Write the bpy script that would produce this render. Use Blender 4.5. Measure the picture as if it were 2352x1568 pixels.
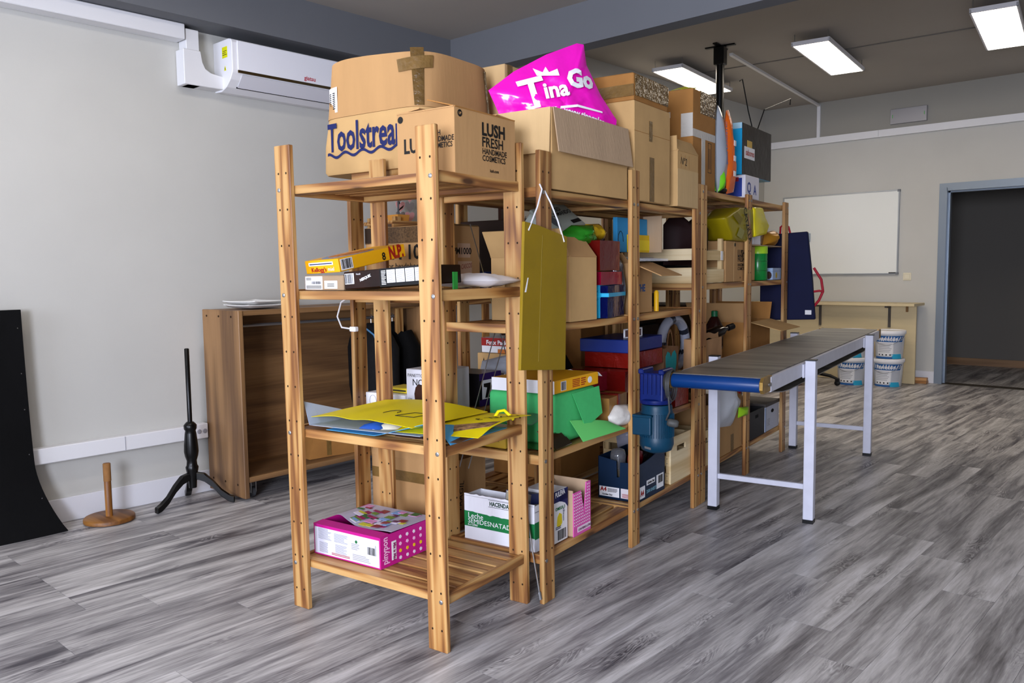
import bpy, bmesh, math, random
from mathutils import Vector, Matrix, noise
random.seed(7)
for o in list(bpy.data.objects): bpy.data.objects.remove(o, do_unlink=True)
SC = bpy.context.scene; COL = SC.collection
R = math.radians

# ------------------------------------------------------------------ camera, world, lights, exposure
CAMH = 1.2528
cd = bpy.data.cameras.new('camera'); cam = bpy.data.objects.new('camera', cd); COL.objects.link(cam)
cd.sensor_width = 36.0; cd.lens = 1886.66 / 2352 * 36.0; cd.clip_start = .05; cd.clip_end = 60
def cam_axes():
    pit, rol, th = .0851, -.0131, -.7393
    fw = Vector((0, math.cos(pit), -math.sin(pit))); up = Vector((0, math.sin(pit), math.cos(pit))); rt = Vector((1, 0, 0))
    r2 = rt * math.cos(rol) + up * math.sin(rol); u2 = up * math.cos(rol) - rt * math.sin(rol)
    m = Matrix.Rotation(-th, 3, 'Z')
    return m @ fw, m @ r2, m @ u2
FW, RT, UP = cam_axes()
cm = Matrix((RT, UP, -FW)).transposed().to_4x4(); cm.translation = (0, 0, CAMH)
cam.matrix_world = cm
SC.camera = cam
SC.view_settings.view_transform = 'Standard'; SC.view_settings.look = 'None'
SC.view_settings.exposure = 0.0; SC.view_settings.gamma = 1.0; SC.view_settings.use_curve_mapping = False
w = bpy.data.worlds.new('sky'); SC.world = w; w.use_nodes = True
w.node_tree.nodes['Background'].inputs[0].default_value = (.62, .76, 1.0, 1)
w.node_tree.nodes['Background'].inputs[1].default_value = 1.0
LIGHTS = dict(panel_far=18.0, panel_near=10.0, window=(100.0, 450.0))
def area_light(name, loc, rot, sx, sy, power, color):
    l = bpy.data.lights.new(name, 'AREA'); l.shape = 'RECTANGLE'; l.size = sx; l.size_y = sy; l.energy = power; l.color = color
    o = bpy.data.objects.new(name, l); COL.objects.link(o); o.location = loc; o.rotation_euler = rot
    return o
# daylight entering by the two windows of the wall behind the camera
for i, x in enumerate((-2.9, .6)):
    area_light('window_daylight', (x, -2.66, 1.55), (R(90), 0, 0), 1.9, 1.5, LIGHTS['window'][i], (.78, .83, 1.0))

# ------------------------------------------------------------------ materials
MT = {}
def lin(h):
    h = h.lstrip('#'); c = [int(h[i:i+2], 16) / 255 for i in (0, 2, 4)]
    return tuple(x / 12.92 if x <= .04045 else ((x + .055) / 1.055) ** 2.4 for x in c) + (1,)
def mat(name, col, rough=.6, metal=0., var=0., scale=12., bump=0., bscale=60., stretch=(1, 1, 1), emis=0., alpha=1., trans=0., coat=0., spec=.28):
    if name in MT: return MT[name]
    m = bpy.data.materials.new(name); m.use_nodes = True; nt = m.node_tree; N = nt.nodes; L = nt.links
    b = N['Principled BSDF']; c = lin(col) if isinstance(col, str) else col
    b.inputs['Base Color'].default_value = c; b.inputs['Roughness'].default_value = rough; b.inputs['Metallic'].default_value = metal
    b.inputs['Alpha'].default_value = alpha; b.inputs['Transmission Weight'].default_value = trans; b.inputs['Coat Weight'].default_value = coat
    b.inputs['Specular IOR Level'].default_value = spec
    m.diffuse_color = c
    if emis: b.inputs['Emission Color'].default_value = c; b.inputs['Emission Strength'].default_value = emis
    if var or bump:
        tc = N.new('ShaderNodeTexCoord'); oi = N.new('ShaderNodeObjectInfo'); va = N.new('ShaderNodeVectorMath'); va.operation = 'MULTIPLY_ADD'
        mp = N.new('ShaderNodeMapping'); mp.inputs['Scale'].default_value = stretch
        cb = N.new('ShaderNodeCombineXYZ')
        for k in range(3): L.new(oi.outputs['Random'], cb.inputs[k])
        va.inputs[1].default_value = (17.3, 31.7, 23.1)
        L.new(cb.outputs[0], va.inputs[0]); L.new(tc.outputs['Object'], va.inputs[2]); L.new(va.outputs[0], mp.inputs['Vector'])
    if var:
        n = N.new('ShaderNodeTexNoise'); n.inputs['Scale'].default_value = scale; n.inputs['Detail'].default_value = 5
        L.new(mp.outputs[0], n.inputs['Vector'])
        r = N.new('ShaderNodeValToRGB'); r.color_ramp.elements[0].position = .3; r.color_ramp.elements[1].position = .7
        r.color_ramp.elements[0].color = tuple(x * (1 - var) for x in c[:3]) + (1,)
        r.color_ramp.elements[1].color = tuple(min(1, x * (1 + var)) for x in c[:3]) + (1,)
        L.new(n.outputs['Fac'], r.inputs[0]); L.new(r.outputs[0], b.inputs['Base Color'])
    if bump:
        n2 = N.new('ShaderNodeTexNoise'); n2.inputs['Scale'].default_value = bscale; n2.inputs['Detail'].default_value = 3
        L.new(mp.outputs[0], n2.inputs['Vector'])
        bp = N.new('ShaderNodeBump'); bp.inputs['Strength'].default_value = bump; bp.inputs['Distance'].default_value = .01
        L.new(n2.outputs['Fac'], bp.inputs['Height']); L.new(bp.outputs[0], b.inputs['Normal'])
    MT[name] = m; return m

def wood(name, axis, dark, mid, light, knots=True, rough=.5, ring=9., lines_=20.):
    """grain along one axis of the part's own coordinates, offset for every part by its random number"""
    m = bpy.data.materials.new(name); m.use_nodes = True; nt = m.node_tree; N = nt.nodes; L = nt.links; b = N['Principled BSDF']
    b.inputs['Roughness'].default_value = rough; m.diffuse_color = lin(mid)
    tc = N.new('ShaderNodeTexCoord'); oi = N.new('ShaderNodeObjectInfo'); cb = N.new('ShaderNodeCombineXYZ')
    for k in range(3): L.new(oi.outputs['Random'], cb.inputs[k])
    va = N.new('ShaderNodeVectorMath'); va.operation = 'MULTIPLY_ADD'; va.inputs[1].default_value = (37.1, 61.7, 43.9)
    L.new(cb.outputs[0], va.inputs[0]); L.new(tc.outputs['Object'], va.inputs[2])
    s = [1, 1, 1]; s['xyz'.index(axis)] = .07
    mp = N.new('ShaderNodeMapping'); mp.inputs['Scale'].default_value = s; L.new(va.outputs[0], mp.inputs['Vector'])
    n1 = N.new('ShaderNodeTexNoise'); n1.inputs['Scale'].default_value = ring; n1.inputs['Detail'].default_value = 2
    L.new(mp.outputs[0], n1.inputs['Vector'])
    mu = N.new('ShaderNodeMath'); mu.operation = 'MULTIPLY'; mu.inputs[1].default_value = lines_; L.new(n1.outputs['Fac'], mu.inputs[0])
    sn = N.new('ShaderNodeMath'); sn.operation = 'SINE'; L.new(mu.outputs[0], sn.inputs[0])
    mr = N.new('ShaderNodeMapRange'); mr.inputs['From Min'].default_value = -1; L.new(sn.outputs[0], mr.inputs['Value'])
    s2 = [90, 90, 90]; s2['xyz'.index(axis)] = 3
    mp2 = N.new('ShaderNodeMapping'); mp2.inputs['Scale'].default_value = s2; L.new(va.outputs[0], mp2.inputs['Vector'])
    n2 = N.new('ShaderNodeTexNoise'); n2.inputs['Scale'].default_value = 1; n2.inputs['Detail'].default_value = 3; L.new(mp2.outputs[0], n2.inputs['Vector'])
    ad = N.new('ShaderNodeMix'); ad.inputs[0].default_value = .5; L.new(mr.outputs[0], ad.inputs[2]); L.new(n2.outputs['Fac'], ad.inputs[3])
    rp = N.new('ShaderNodeValToRGB'); e = rp.color_ramp.elements; e[0].position = .22; e[0].color = lin(dark); e[1].position = .75; e[1].color = lin(light)
    k = e.new(.48); k.color = lin(mid); L.new(ad.outputs[0], rp.inputs[0])
    # tone of the single board
    hv = N.new('ShaderNodeHueSaturation'); mv = N.new('ShaderNodeMapRange'); mv.inputs['To Min'].default_value = .84; mv.inputs['To Max'].default_value = 1.08
    L.new(oi.outputs['Random'], mv.inputs['Value']); L.new(mv.outputs[0], hv.inputs['Value']); L.new(rp.outputs[0], hv.inputs['Color'])
    out = hv.outputs[0]
    if knots:
        s3 = [9, 9, 9]; s3['xyz'.index(axis)] = 2.6
        mp3 = N.new('ShaderNodeMapping'); mp3.inputs['Scale'].default_value = s3; L.new(va.outputs[0], mp3.inputs['Vector'])
        vo = N.new('ShaderNodeTexVoronoi'); vo.inputs['Scale'].default_value = 1; L.new(mp3.outputs[0], vo.inputs['Vector'])
        kr = N.new('ShaderNodeValToRGB'); ke = kr.color_ramp.elements; ke[0].position = .06; ke[0].color = (1, 1, 1, 1); ke[1].position = .13; ke[1].color = (0, 0, 0, 1)
        L.new(vo.outputs['Distance'], kr.inputs[0])
        mx = N.new('ShaderNodeMix'); mx.data_type = 'RGBA'; L.new(kr.outputs[0], mx.inputs[0]); L.new(out, mx.inputs[6]); mx.inputs[7].default_value = lin('4a2c14'); out = mx.outputs[2]
    L.new(out, b.inputs['Base Color'])
    MT[name] = m; return m

def plank_mat():
    m = bpy.data.materials.new('grey_oak_laminate'); m.use_nodes = True; nt = m.node_tree; N = nt.nodes; L = nt.links; b = N['Principled BSDF']
    tc = N.new('ShaderNodeTexCoord'); oi = N.new('ShaderNodeObjectInfo'); cb = N.new('ShaderNodeCombineXYZ')
    for k in range(3): L.new(oi.outputs['Random'], cb.inputs[k])
    va = N.new('ShaderNodeVectorMath'); va.operation = 'MULTIPLY_ADD'; va.inputs[1].default_value = (57.1, 91.7, 13.9)
    L.new(cb.outputs[0], va.inputs[0]); L.new(tc.outputs['Object'], va.inputs[2])
    def nz(sc, scale, detail, dist=0., rough=.5):
        mp = N.new('ShaderNodeMapping'); mp.inputs['Scale'].default_value = sc; L.new(va.outputs[0], mp.inputs['Vector'])
        n = N.new('ShaderNodeTexNoise'); n.inputs['Scale'].default_value = scale; n.inputs['Detail'].default_value = detail
        n.inputs['Distortion'].default_value = dist; n.inputs['Roughness'].default_value = rough
        L.new(mp.outputs[0], n.inputs['Vector']); return n.outputs['Fac']
    broad = nz((12, 1.15, 1), 1, 5, .7)
    fine = nz((95, 6, 1), 1, 4, .5, .65)
    sw = nz((16, 3.2, 1), 1, 2, 1.2)
    ms = N.new('ShaderNodeMath'); ms.operation = 'MULTIPLY'; ms.inputs[1].default_value = 70; L.new(sw, ms.inputs[0])
    sn = N.new('ShaderNodeMath'); sn.operation = 'SINE'; L.new(ms.outputs[0], sn.inputs[0])
    # swirl only round the knots
    mpk = N.new('ShaderNodeMapping'); mpk.inputs['Scale'].default_value = (7, 1.5, 1); L.new(va.outputs[0], mpk.inputs['Vector'])
    vo = N.new('ShaderNodeTexVoronoi'); vo.inputs['Scale'].default_value = 1; L.new(mpk.outputs[0], vo.inputs['Vector'])
    kk = N.new('ShaderNodeMapRange'); kk.inputs['From Min'].default_value = .05; kk.inputs['From Max'].default_value = .38; kk.inputs['To Min'].default_value = 1; kk.inputs['To Max'].default_value = 0
    L.new(vo.outputs['Distance'], kk.inputs['Value'])
    def math_(op, a, c):
        x = N.new('ShaderNodeMath'); x.operation = op
        for i, v in enumerate((a, c)):
            if isinstance(v, (int, float)): x.inputs[i].default_value = v
            else: L.new(v, x.inputs[i])
        return x.outputs[0]
    swk = math_('MULTIPLY', math_('MULTIPLY', sn.outputs[0], kk.outputs[0]), .09)
    tone = math_('ADD', math_('MULTIPLY', broad, .72), math_('MULTIPLY', fine, .34))
    tone = math_('SUBTRACT', math_('ADD', tone, swk), math_('MULTIPLY', kk.outputs[0], .07))
    rnd = math_('MULTIPLY', math_('SUBTRACT', oi.outputs['Random'], .5), .035)
    tone = math_('ADD', tone, rnd)
    rp = N.new('ShaderNodeValToRGB'); e = rp.color_ramp.elements
    e[0].position = .34; e[0].color = lin('4a474c'); e[1].position = .72; e[1].color = lin('d6d3d3')
    k = e.new(.47); k.color = lin('868384'); k = e.new(.58); k.color = lin('b2afae')
    L.new(tone, rp.inputs[0]); L.new(rp.outputs[0], b.inputs['Base Color'])
    b.inputs['Roughness'].default_value = .42; b.inputs['Specular IOR Level'].default_value = .35
    bp = N.new('ShaderNodeBump'); bp.inputs['Strength'].default_value = .08; bp.inputs['Distance'].default_value = .004; L.new(fine, bp.inputs['Height']); L.new(bp.outputs[0], b.inputs['Normal'])
    return m

PINE = {ax: wood('pine_' + ax, ax, '744620', 'a8763e', 'c0965c', lines_=44.) for ax in 'xyz'}
BEECH = {ax: wood('brown_laminate_' + ax, ax, '63462c', '7f5d3a', '946f48', knots=False, ring=5) for ax in 'xyz'}
CRATE = {ax: wood('poplar_' + ax, ax, 'c9ab78', 'd8bd8c', 'e6d2a8', knots=False, ring=5, rough=.7) for ax in 'xyz'}
card = mat('kraft_cardboard', 'b58c5c', .8, var=.07, scale=9, bump=.08, bscale=70, stretch=(1, 1, .15))
card_light = mat('pale_cardboard', 'c8a878', .8, var=.06, scale=8, bump=.12, bscale=120, stretch=(1, 1, .05))
card_grey = mat('flap_inside_cardboard', 'b3987a', .82, var=.06, scale=8, bump=.15, bscale=130, stretch=(1, 1, .05))
card_dark = mat('brown_cardboard', 'a06f38', .78, var=.1, scale=9)
card_tan = mat('tan_cardboard', 'bf9a66', .8, var=.06, scale=9)
tape = mat('brown_parcel_tape', '73582f', .3, var=.15, scale=30, bump=.3, bscale=60)
tape_shiny = mat('glossy_brown_tape', '604824', .18, var=.2, scale=30, bump=.5, bscale=45)
clear_tape = mat('white_tape', 'c4bfb6', .25, bump=.3)
black = mat('black_plastic', '0a0a0b', .4, spec=.3)
black_gloss = mat('black_paint', '060606', .3, spec=.3)
black_cloth = mat('black_fabric', '060607', .85, var=.2, scale=5, bump=.2, bscale=25, spec=.15)
white = mat('white_paint', 'dfdfe2', .45)
white_plastic = mat('white_plastic', 'e6e6ea', .35)
white_print = mat('white_print', 'e8e8ea', .5)
grey_print = mat('grey_print', '9a9aa2', .6)
ink = mat('black_ink', '161412', .6)
navy_ink = mat('navy_ink', '141e55', .55)
steel = mat('zinc_steel', 'b4b6b8', .3, metal=1.)
alu = mat('aluminium', 'b9bec4', .35, metal=.9)
hole = mat('dark_hole', '2a1a0c', .9)

# ------------------------------------------------------------------ mesh helpers
class MB:
    def __init__(s): s.v = []; s.f = []; s.m = []
    def add(s, vs, fs, mi=0):
        o = len(s.v); s.v += [tuple(v) for v in vs]; s.f += [tuple(i + o for i in f) for f in fs]; s.m += [mi] * len(fs); return s
    def box(s, x0, x1, y0, y1, z0, z1, mi=0, taper=0.):
        t = taper
        return s.add([(x0, y0, z0), (x1, y0, z0), (x1, y1, z0), (x0, y1, z0), (x0 + t, y0 + t, z1), (x1 - t, y0 + t, z1), (x1 - t, y1 - t, z1), (x0 + t, y1 - t, z1)],
                     [(0, 3, 2, 1), (4, 5, 6, 7), (0, 1, 5, 4), (1, 2, 6, 5), (2, 3, 7, 6), (3, 0, 4, 7)], mi)
    def hexa(s, b, t, mi=0):   # two quads, bottom and top
        return s.add(list(b) + list(t), [(0, 3, 2, 1), (4, 5, 6, 7), (0, 1, 5, 4), (1, 2, 6, 5), (2, 3, 7, 6), (3, 0, 4, 7)], mi)
    def slab(s, quad, t, mi=0):  # quad of 4 points given a thickness along its normal
        q = [Vector(p) for p in quad]; n = (q[1] - q[0]).cross(q[3] - q[0]).normalized() * t
        return s.hexa([p - n for p in q], q, mi)
    def lathe(s, prof, n=24, c=(0, 0, 0), mi=0, cap=True):
        o = []; f = []
        for r, z in prof:
            for k in range(n): a = 2 * math.pi * k / n; o.append((c[0] + r * math.cos(a), c[1] + r * math.sin(a), c[2] + z))
        for i in range(len(prof) - 1):
            for k in range(n): f.append((i * n + k, i * n + (k + 1) % n, (i + 1) * n + (k + 1) % n, (i + 1) * n + k))
        if cap: f.append(tuple(range(n - 1, -1, -1))); f.append(tuple((len(prof) - 1) * n + k for k in range(n)))
        return s.add(o, f, mi)
    def tube(s, pts, r, n=8, mi=0, cap=True):
        P = [Vector(p) for p in pts]; rs = r if isinstance(r, (list, tuple)) else [r] * len(P)
        o = []; f = []; prev = None
        for i, p in enumerate(P):
            t = (P[min(i + 1, len(P) - 1)] - P[max(i - 1, 0)]).normalized()
            if prev is None: u = t.orthogonal().normalized()
            else: u = (prev - t * prev.dot(t)).normalized()
            prev = u; v = t.cross(u)
            for k in range(n): a = 2 * math.pi * k / n; o.append(p + (u * math.cos(a) + v * math.sin(a)) * rs[i])
        for i in range(len(P) - 1):
            for k in range(n): f.append((i * n + k, i * n + (k + 1) % n, (i + 1) * n + (k + 1) % n, (i + 1) * n + k))
        if cap: f.append(tuple(range(n - 1, -1, -1))); f.append(tuple((len(P) - 1) * n + k for k in range(n)))
        return s.add(o, f, mi)
    def prism(s, poly, axis, d0, d1, mi=0):  # 2D polygon extruded along an axis
        def P(u, v, d): return {'x': (d, u, v), 'y': (u, d, v), 'z': (u, v, d)}[axis]
        n = len(poly); vs = [P(u, v, d0) for u, v in poly] + [P(u, v, d1) for u, v in poly]
        return s.add(vs, [tuple(range(n))] + [tuple(range(2 * n - 1, n - 1, -1))] + [(i, i + n, (i + 1) % n + n, (i + 1) % n) for i in range(n)], mi)
    def sheet(s, nu, nv, fn, th=.0012, mi=0):
        top = [[Vector(fn(i / nu, j / nv)) for j in range(nv + 1)] for i in range(nu + 1)]
        W = nv + 1; o = [top[i][j] for i in range(nu + 1) for j in range(W)]
        f = [(i * W + j, (i + 1) * W + j, (i + 1) * W + j + 1, i * W + j + 1) for i in range(nu) for j in range(nv)]
        K = len(o); bot = []
        for i in range(nu + 1):
            for j in range(W):
                a = top[min(i + 1, nu)][j] - top[max(i - 1, 0)][j]; b = top[i][min(j + 1, nv)] - top[i][max(j - 1, 0)]
                n = a.cross(b); n = n.normalized() if n.length > 1e-9 else Vector((0, 0, 1)); bot.append(top[i][j] - n * th)
        f2 = [tuple(reversed([q + K for q in x])) for x in f]
        rim = [i * W for i in range(nu + 1)] + [nu * W + j for j in range(1, W)] + [i * W + nv for i in range(nu - 1, -1, -1)] + [j for j in range(nv - 1, 0, -1)]
        f3 = [(rim[k], rim[k] + K, rim[(k + 1) % len(rim)] + K, rim[(k + 1) % len(rim)]) for k in range(len(rim))]
        return s.add(o + bot, f + f2 + f3, mi)
    def pillow(s, outline, bulge, rings=7, sub=4, crease=.0, seed=0, mi=0, flat=2.2):
        """outline in (u,z): a soft bag with both faces swelling along +-y"""
        pts = []
        n = len(outline)
        for i in range(n):
            for k in range(sub): t = k / sub; pts.append((outline[i][0] * (1 - t) + outline[(i + 1) % n][0] * t, outline[i][1] * (1 - t) + outline[(i + 1) % n][1] * t))
        cx = sum(p[0] for p in pts) / len(pts); cz = sum(p[1] for p in pts) / len(pts); M = len(pts)
        def ring(q, side):
            out = []
            for u, z in pts:
                x = cx + (u - cx) * q; zz = cz + (z - cz) * q; h = bulge * (1 - q ** flat)
                nn = noise.noise(Vector((x * 11 + seed, zz * 11, side * 3.1))) * crease + abs(noise.noise(Vector((x * 26 + seed, zz * 26, side * 5.)))) * crease * .8
                out.append((x, side * (h + nn * (1 - q ** 4)), zz))
            return out
        vs = ring(1, 1); f = []
        for side in (1, -1):
            base = 0
            for r in range(1, rings + 1):
                q = 1 - r / (rings + .6); o = len(vs); vs += ring(q, side)
                for k in range(M):
                    a, b, c, d = base + k, base + (k + 1) % M, o + (k + 1) % M, o + k
                    f.append((a, b, c, d) if side < 0 else (d, c, b, a))
                base = o
            o = len(vs); h = bulge + noise.noise(Vector((cx * 11, cz * 11, side))) * crease; vs.append((cx, side * h, cz))
            for k in range(M): f.append((base + k, base + (k + 1) % M, o) if side < 0 else (o, base + (k + 1) % M, base + k))
        return s.add(vs, f, mi)
    def bevel(s, w=.004, seg=1):
        bm = bmesh.new(); vs = [bm.verts.new(v) for v in s.v]
        for f, m in zip(s.f, s.m):
            try: x = bm.faces.new([vs[i] for i in f]); x.material_index = m
            except ValueError: pass
        bmesh.ops.bevel(bm, geom=bm.edges[:], offset=w, segments=seg, affect='EDGES', profile=.5)
        bm.verts.index_update(); s.v = [tuple(v.co) for v in bm.verts]; s.f = [tuple(v.index for v in f.verts) for f in bm.faces]; s.m = [f.material_index for f in bm.faces]; bm.free(); return s
    def crumple(s, amt, freq=14, cuts=5, seed=0):
        bm = bmesh.new(); vs = [bm.verts.new(v) for v in s.v]
        for f in s.f: bm.faces.new([vs[i] for i in f])
        bmesh.ops.subdivide_edges(bm, edges=bm.edges[:], cuts=cuts, use_grid_fill=True)
        for v in bm.verts:
            p = v.co * freq + Vector((seed, seed * 2, 0)); v.co += Vector((noise.noise(p), noise.noise(p + Vector((9, 0, 0))), noise.noise(p + Vector((0, 9, 0))) * .6)) * amt
        bm.verts.index_update(); s.v = [tuple(v.co) for v in bm.verts]; s.f = [tuple(v.index for v in f.verts) for f in bm.faces]; s.m = [0] * len(s.f); bm.free(); return s
    def rot(s, rx=0, ry=0, rz=0, c=(0, 0, 0)):
        M = Matrix.Rotation(R(rz), 3, 'Z') @ Matrix.Rotation(R(ry), 3, 'Y') @ Matrix.Rotation(R(rx), 3, 'X'); c = Vector(c)
        s.v = [tuple(M @ (Vector(v) - c) + c) for v in s.v]; return s
    def move(s, x, y, z): s.v = [(a + x, b + y, c + z) for a, b, c in s.v]; return s
    def mesh(s, name, mats, smooth=False, angle=60):
        me = bpy.data.meshes.new(name); me.from_pydata(s.v, [], s.f)
        for m in (mats if isinstance(mats, (list, tuple)) else [mats]): me.materials.append(m)
        if any(s.m): me.polygons.foreach_set('material_index', s.m)
        if smooth:
            me.polygons.foreach_set('use_smooth', [True] * len(me.polygons)); me.set_sharp_from_angle(angle=R(angle))
        me.update(); return me
def new(name, me, parent=None, loc=(0, 0, 0), rz=0., rot=None):
    o = bpy.data.objects.new(name, me); COL.objects.link(o); o.location = loc; o.rotation_euler = rot if rot else (0, 0, rz)
    if parent: o.parent = parent
    return o
def part(parent, name, mb, mats, smooth=False, label=None, loc=(0, 0, 0), angle=60):
    o = new(name, mb.mesh(name, mats, smooth, angle), parent, loc)
    if label: o['label'] = label
    return o
def tag(o, label, cat, group=None):
    o['label'] = label; o['category'] = cat
    if group: o['group'] = group
    return o
def struct(name, mb, mats, parent=None, smooth=False):
    o = new(name, mb.mesh(name, mats, smooth), parent)
    if not parent: o['kind'] = 'structure'
    return o
# frame of the shelving row: a across (towards the conveyor), b along the row (towards the back wall)
TS = R(8.027); ORG = Vector((-1.924, 1.774, 0))
def S(a, b, z): return ORG + Vector((a * math.cos(TS) - b * math.sin(TS), a * math.sin(TS) + b * math.cos(TS), z))
def thing(name, label, cat, loc, rz=0., group=None): return tag(new(name, None, None, loc, rz), label, cat, group)
def thingS(name, label, cat, a, b, z, r=0., group=None): return thing(name, label, cat, S(a, b, z), TS + R(r), group)
def singleS(name, label, cat, mb, mats, a, b, z, r=0., smooth=False, group=None, angle=75):
    return tag(new(name, mb.mesh(name, mats, smooth, angle), None, S(a, b, z), TS + R(r)), label, cat, group)
# print on the faces of a box of size (w,d,h): F front (y=0), R right (x=w), T top
def fpt(face, dims, u, v, e):
    w_, d_, h_ = dims
    return {'F': (u, -e, v), 'R': (w_ + e, u, v), 'T': (u, v, h_ + e)}[face]
def panel(parent, name, face, dims, u0, u1, v0, v1, m, e=.0008, label=None):
    if face == 'F': mb = MB().box(u0, u1, -e, -e * .2, v0, v1)
    elif face == 'R': mb = MB().box(dims[0] + e * .2, dims[0] + e, u0, u1, v0, v1)
    else: mb = MB().box(u0, u1, v0, v1, dims[2] + e * .2, dims[2] + e)
    return part(parent, name, mb, m, label=label)
def glyphs(s, size, bold=0., align='LEFT', width=1., space=1.):
    c = bpy.data.curves.new('t', 'FONT'); c.body = s; c.size = size; c.align_x = align; c.resolution_u = 2; c.offset = bold; c.space_line = .85; c.space_character = space
    o = bpy.data.objects.new('t', c); COL.objects.link(o)
    bpy.context.view_layer.update()
    me = bpy.data.meshes.new_from_object(o); bpy.data.objects.remove(o, do_unlink=True)
    vs = [(v.co.x * width, v.co.y) for v in me.vertices]; fs = [tuple(p.vertices) for p in me.polygons]
    bpy.data.meshes.remove(me); return vs, fs
def text(parent, s, size, face, dims, u, v, m, bold=0., align='LEFT', width=1., turn=0., e=.0014, mapf=None, name='lettering', skew=0.):
    vs, fs = glyphs(s, size, bold, align, width); ca, sa = math.cos(R(turn)), math.sin(R(turn))
    pts = []
    for x, y in vs:
        x += y * skew
        uu, vv = u + x * ca - y * sa, v + x * sa + y * ca
        pts.append(mapf(uu, vv) if mapf else fpt(face, dims, uu, vv, e))
    mb = MB().add(pts, fs); return part(parent, name, mb, m)
def barcode(parent, face, dims, u0, u1, v0, v1, n=14, seed=1, name='barcode'):
    r = random.Random(seed); mb = MB(); x = u0
    while x < u1:
        wd = r.choice((.3, .5, .9)) * (u1 - u0) / n; e = .0015
        if x + wd > u1: break
        if face == 'F': mb.box(x, x + wd, -e, -e * .7, v0, v1)
        elif face == 'R': mb.box(dims[0] + e * .7, dims[0] + e, x, x + wd, v0, v1)
        else: mb.box(x, x + wd, v0, v1, dims[2] + e * .7, dims[2] + e)
        x += wd + r.choice((.4, .6, .8)) * (u1 - u0) / n
    return part(parent, name, mb, ink)
def lines(parent, face, dims, u0, u1, v0, v1, n, m, seed=0, name='small_print'):
    r = random.Random(seed); mb = MB(); e = .0013; st = (v1 - v0) / n
    for i in range(n):
        y = v1 - (i + .75) * st; x1 = u1 - (u1 - u0) * r.choice((0, 0, .08, .25))
        if face == 'F': mb.box(u0, x1, -e, -e * .7, y, y + st * .45)
        elif face == 'R': mb.box(dims[0] + e * .7, dims[0] + e, u0, x1, y, y + st * .45)
        else: mb.box(u0, x1, y, y + st * .45, dims[2] + e * .7, dims[2] + e)
    return part(parent, name, mb, m)
def flap_mb(dims, side, L, ang, t=.004, inset=.002):
    """carton flap hinged on a top edge; ang 0 = straight up, 90 = level outwards, 180 = hanging down"""
    w_, d_, h_ = dims; a = R(ang); i = inset
    hinge = {'F': ((i, 0), (w_ - i, 0), (0, -1)), 'B': ((w_ - i, d_), (i, d_), (0, 1)), 'L': ((0, d_ - i), (0, i), (-1, 0)), 'R': ((w_, i), (w_, d_ - i), (1, 0))}[side]
    (x0, y0), (x1, y1), (ox, oy) = hinge; dx, dz = math.sin(a) * L, math.cos(a) * L; off = .003
    q = [(x0 + ox * off, y0 + oy * off, h_), (x1 + ox * off, y1 + oy * off, h_), (x1 + ox * (off + dx), y1 + oy * (off + dx), h_ + dz), (x0 + ox * (off + dx), y0 + oy * (off + dx), h_ + dz)]
    return MB().slab(q, t)
def carton(label, a, b, z, w_, d_, h_, m, r=0., open_=True, flaps=(), name='cardboard_box', cat='box', group=None, t=.004, root=None, flap_m=None):
    root = root or thingS(name, label, cat, a, b, z, r, group); dims = (w_, d_, h_)
    mb = MB()
    if open_:
        mb.box(0, w_, 0, d_, 0, t); mb.box(0, w_, 0, t, t, h_); mb.box(0, w_, d_ - t, d_, t, h_); mb.box(0, t, t, d_ - t, t, h_); mb.box(w_ - t, w_, t, d_ - t, t, h_)
    else:
        mb.box(0, w_, 0, d_, 0, h_).bevel(.003)
    part(root, 'body', mb, m)
    for fl in flaps:
        side, L, ang = fl[:3]; part(root, 'flap', flap_mb(dims, side, L, ang), fl[3] if len(fl) > 3 else (flap_m or m))
    return root, dims

# ------------------------------------------------------------------ the room
XL, XR, YF, YB = -4.5, 2.6, -2.6, 9.5; CN, CF = 2.87, 3.13; BZ = 2.62
wall_m = mat('grey_beige_wall_paint', 'bdbcb6', .75, var=.025, scale=2.5, bump=.04, bscale=220)
ceil_m = mat('ceiling_paint', 'a59f97', .85, var=.02, scale=2)
beam_m = mat('beam_paint', '66686c', .8, var=.02, scale=2)
sub_m = mat('dark_seam', '37353a', .8)
base_m = mat('white_baseboard', 'd9d9de', .4)
fl = struct('floor', MB().box(XL - .15, XR + .15, YF - .15, 11.6, -.06, -.005), sub_m)
PM = plank_mat(); PW, PL = .182, 1.22
pl_cache = {}
def plank_mesh(L):
    k = round(L, 2)
    if k not in pl_cache: pl_cache[k] = MB().box(.0005, PW - .0005, .0006, k - .0006, -.0052, 0).mesh('plank', PM)
    return pl_cache[k]
def in_view(x, y):
    d = Vector((x, y, 0)) - Vector((0, 0, CAMH)); z = d.dot(FW)
    if z < .3: return False
    return abs(d.dot(RT) / z) < .72 and abs(d.dot(UP) / z) < .56
rest = MB(); rr = random.Random(5); n_pl = 0; cand = []
x = XL
while x < XR:
    y = YF - rr.choice((.1, .3, .52, .74, .95, 1.15))
    while y < 11.5:
        y0, y1 = max(y, YF), min(y + PL, 11.5)
        if y1 - y0 > .05:
            vis = any(in_view(x + PW / 2, y0 + (y1 - y0) * t) for t in (0, .25, .5, .75, 1))
            cand.append((Vector((x, (y0 + y1) / 2)).length, vis, x, y0, y1))
        y += PL
    x += PW
cand.sort(key=lambda c: (not c[1], c[0]))
for d, vis, x, y0, y1 in cand:
    if vis and n_pl < 295: new('plank', plank_mesh(y1 - y0), fl, (x, y0, 0)); n_pl += 1
    else: rest.box(x + .0005, x + PW - .0005, y0 + .0006, y1 - .0006, -.0052, 0)
o = part(fl, 'plank_rest', rest, PM); o['kind'] = 'stuff'
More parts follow.
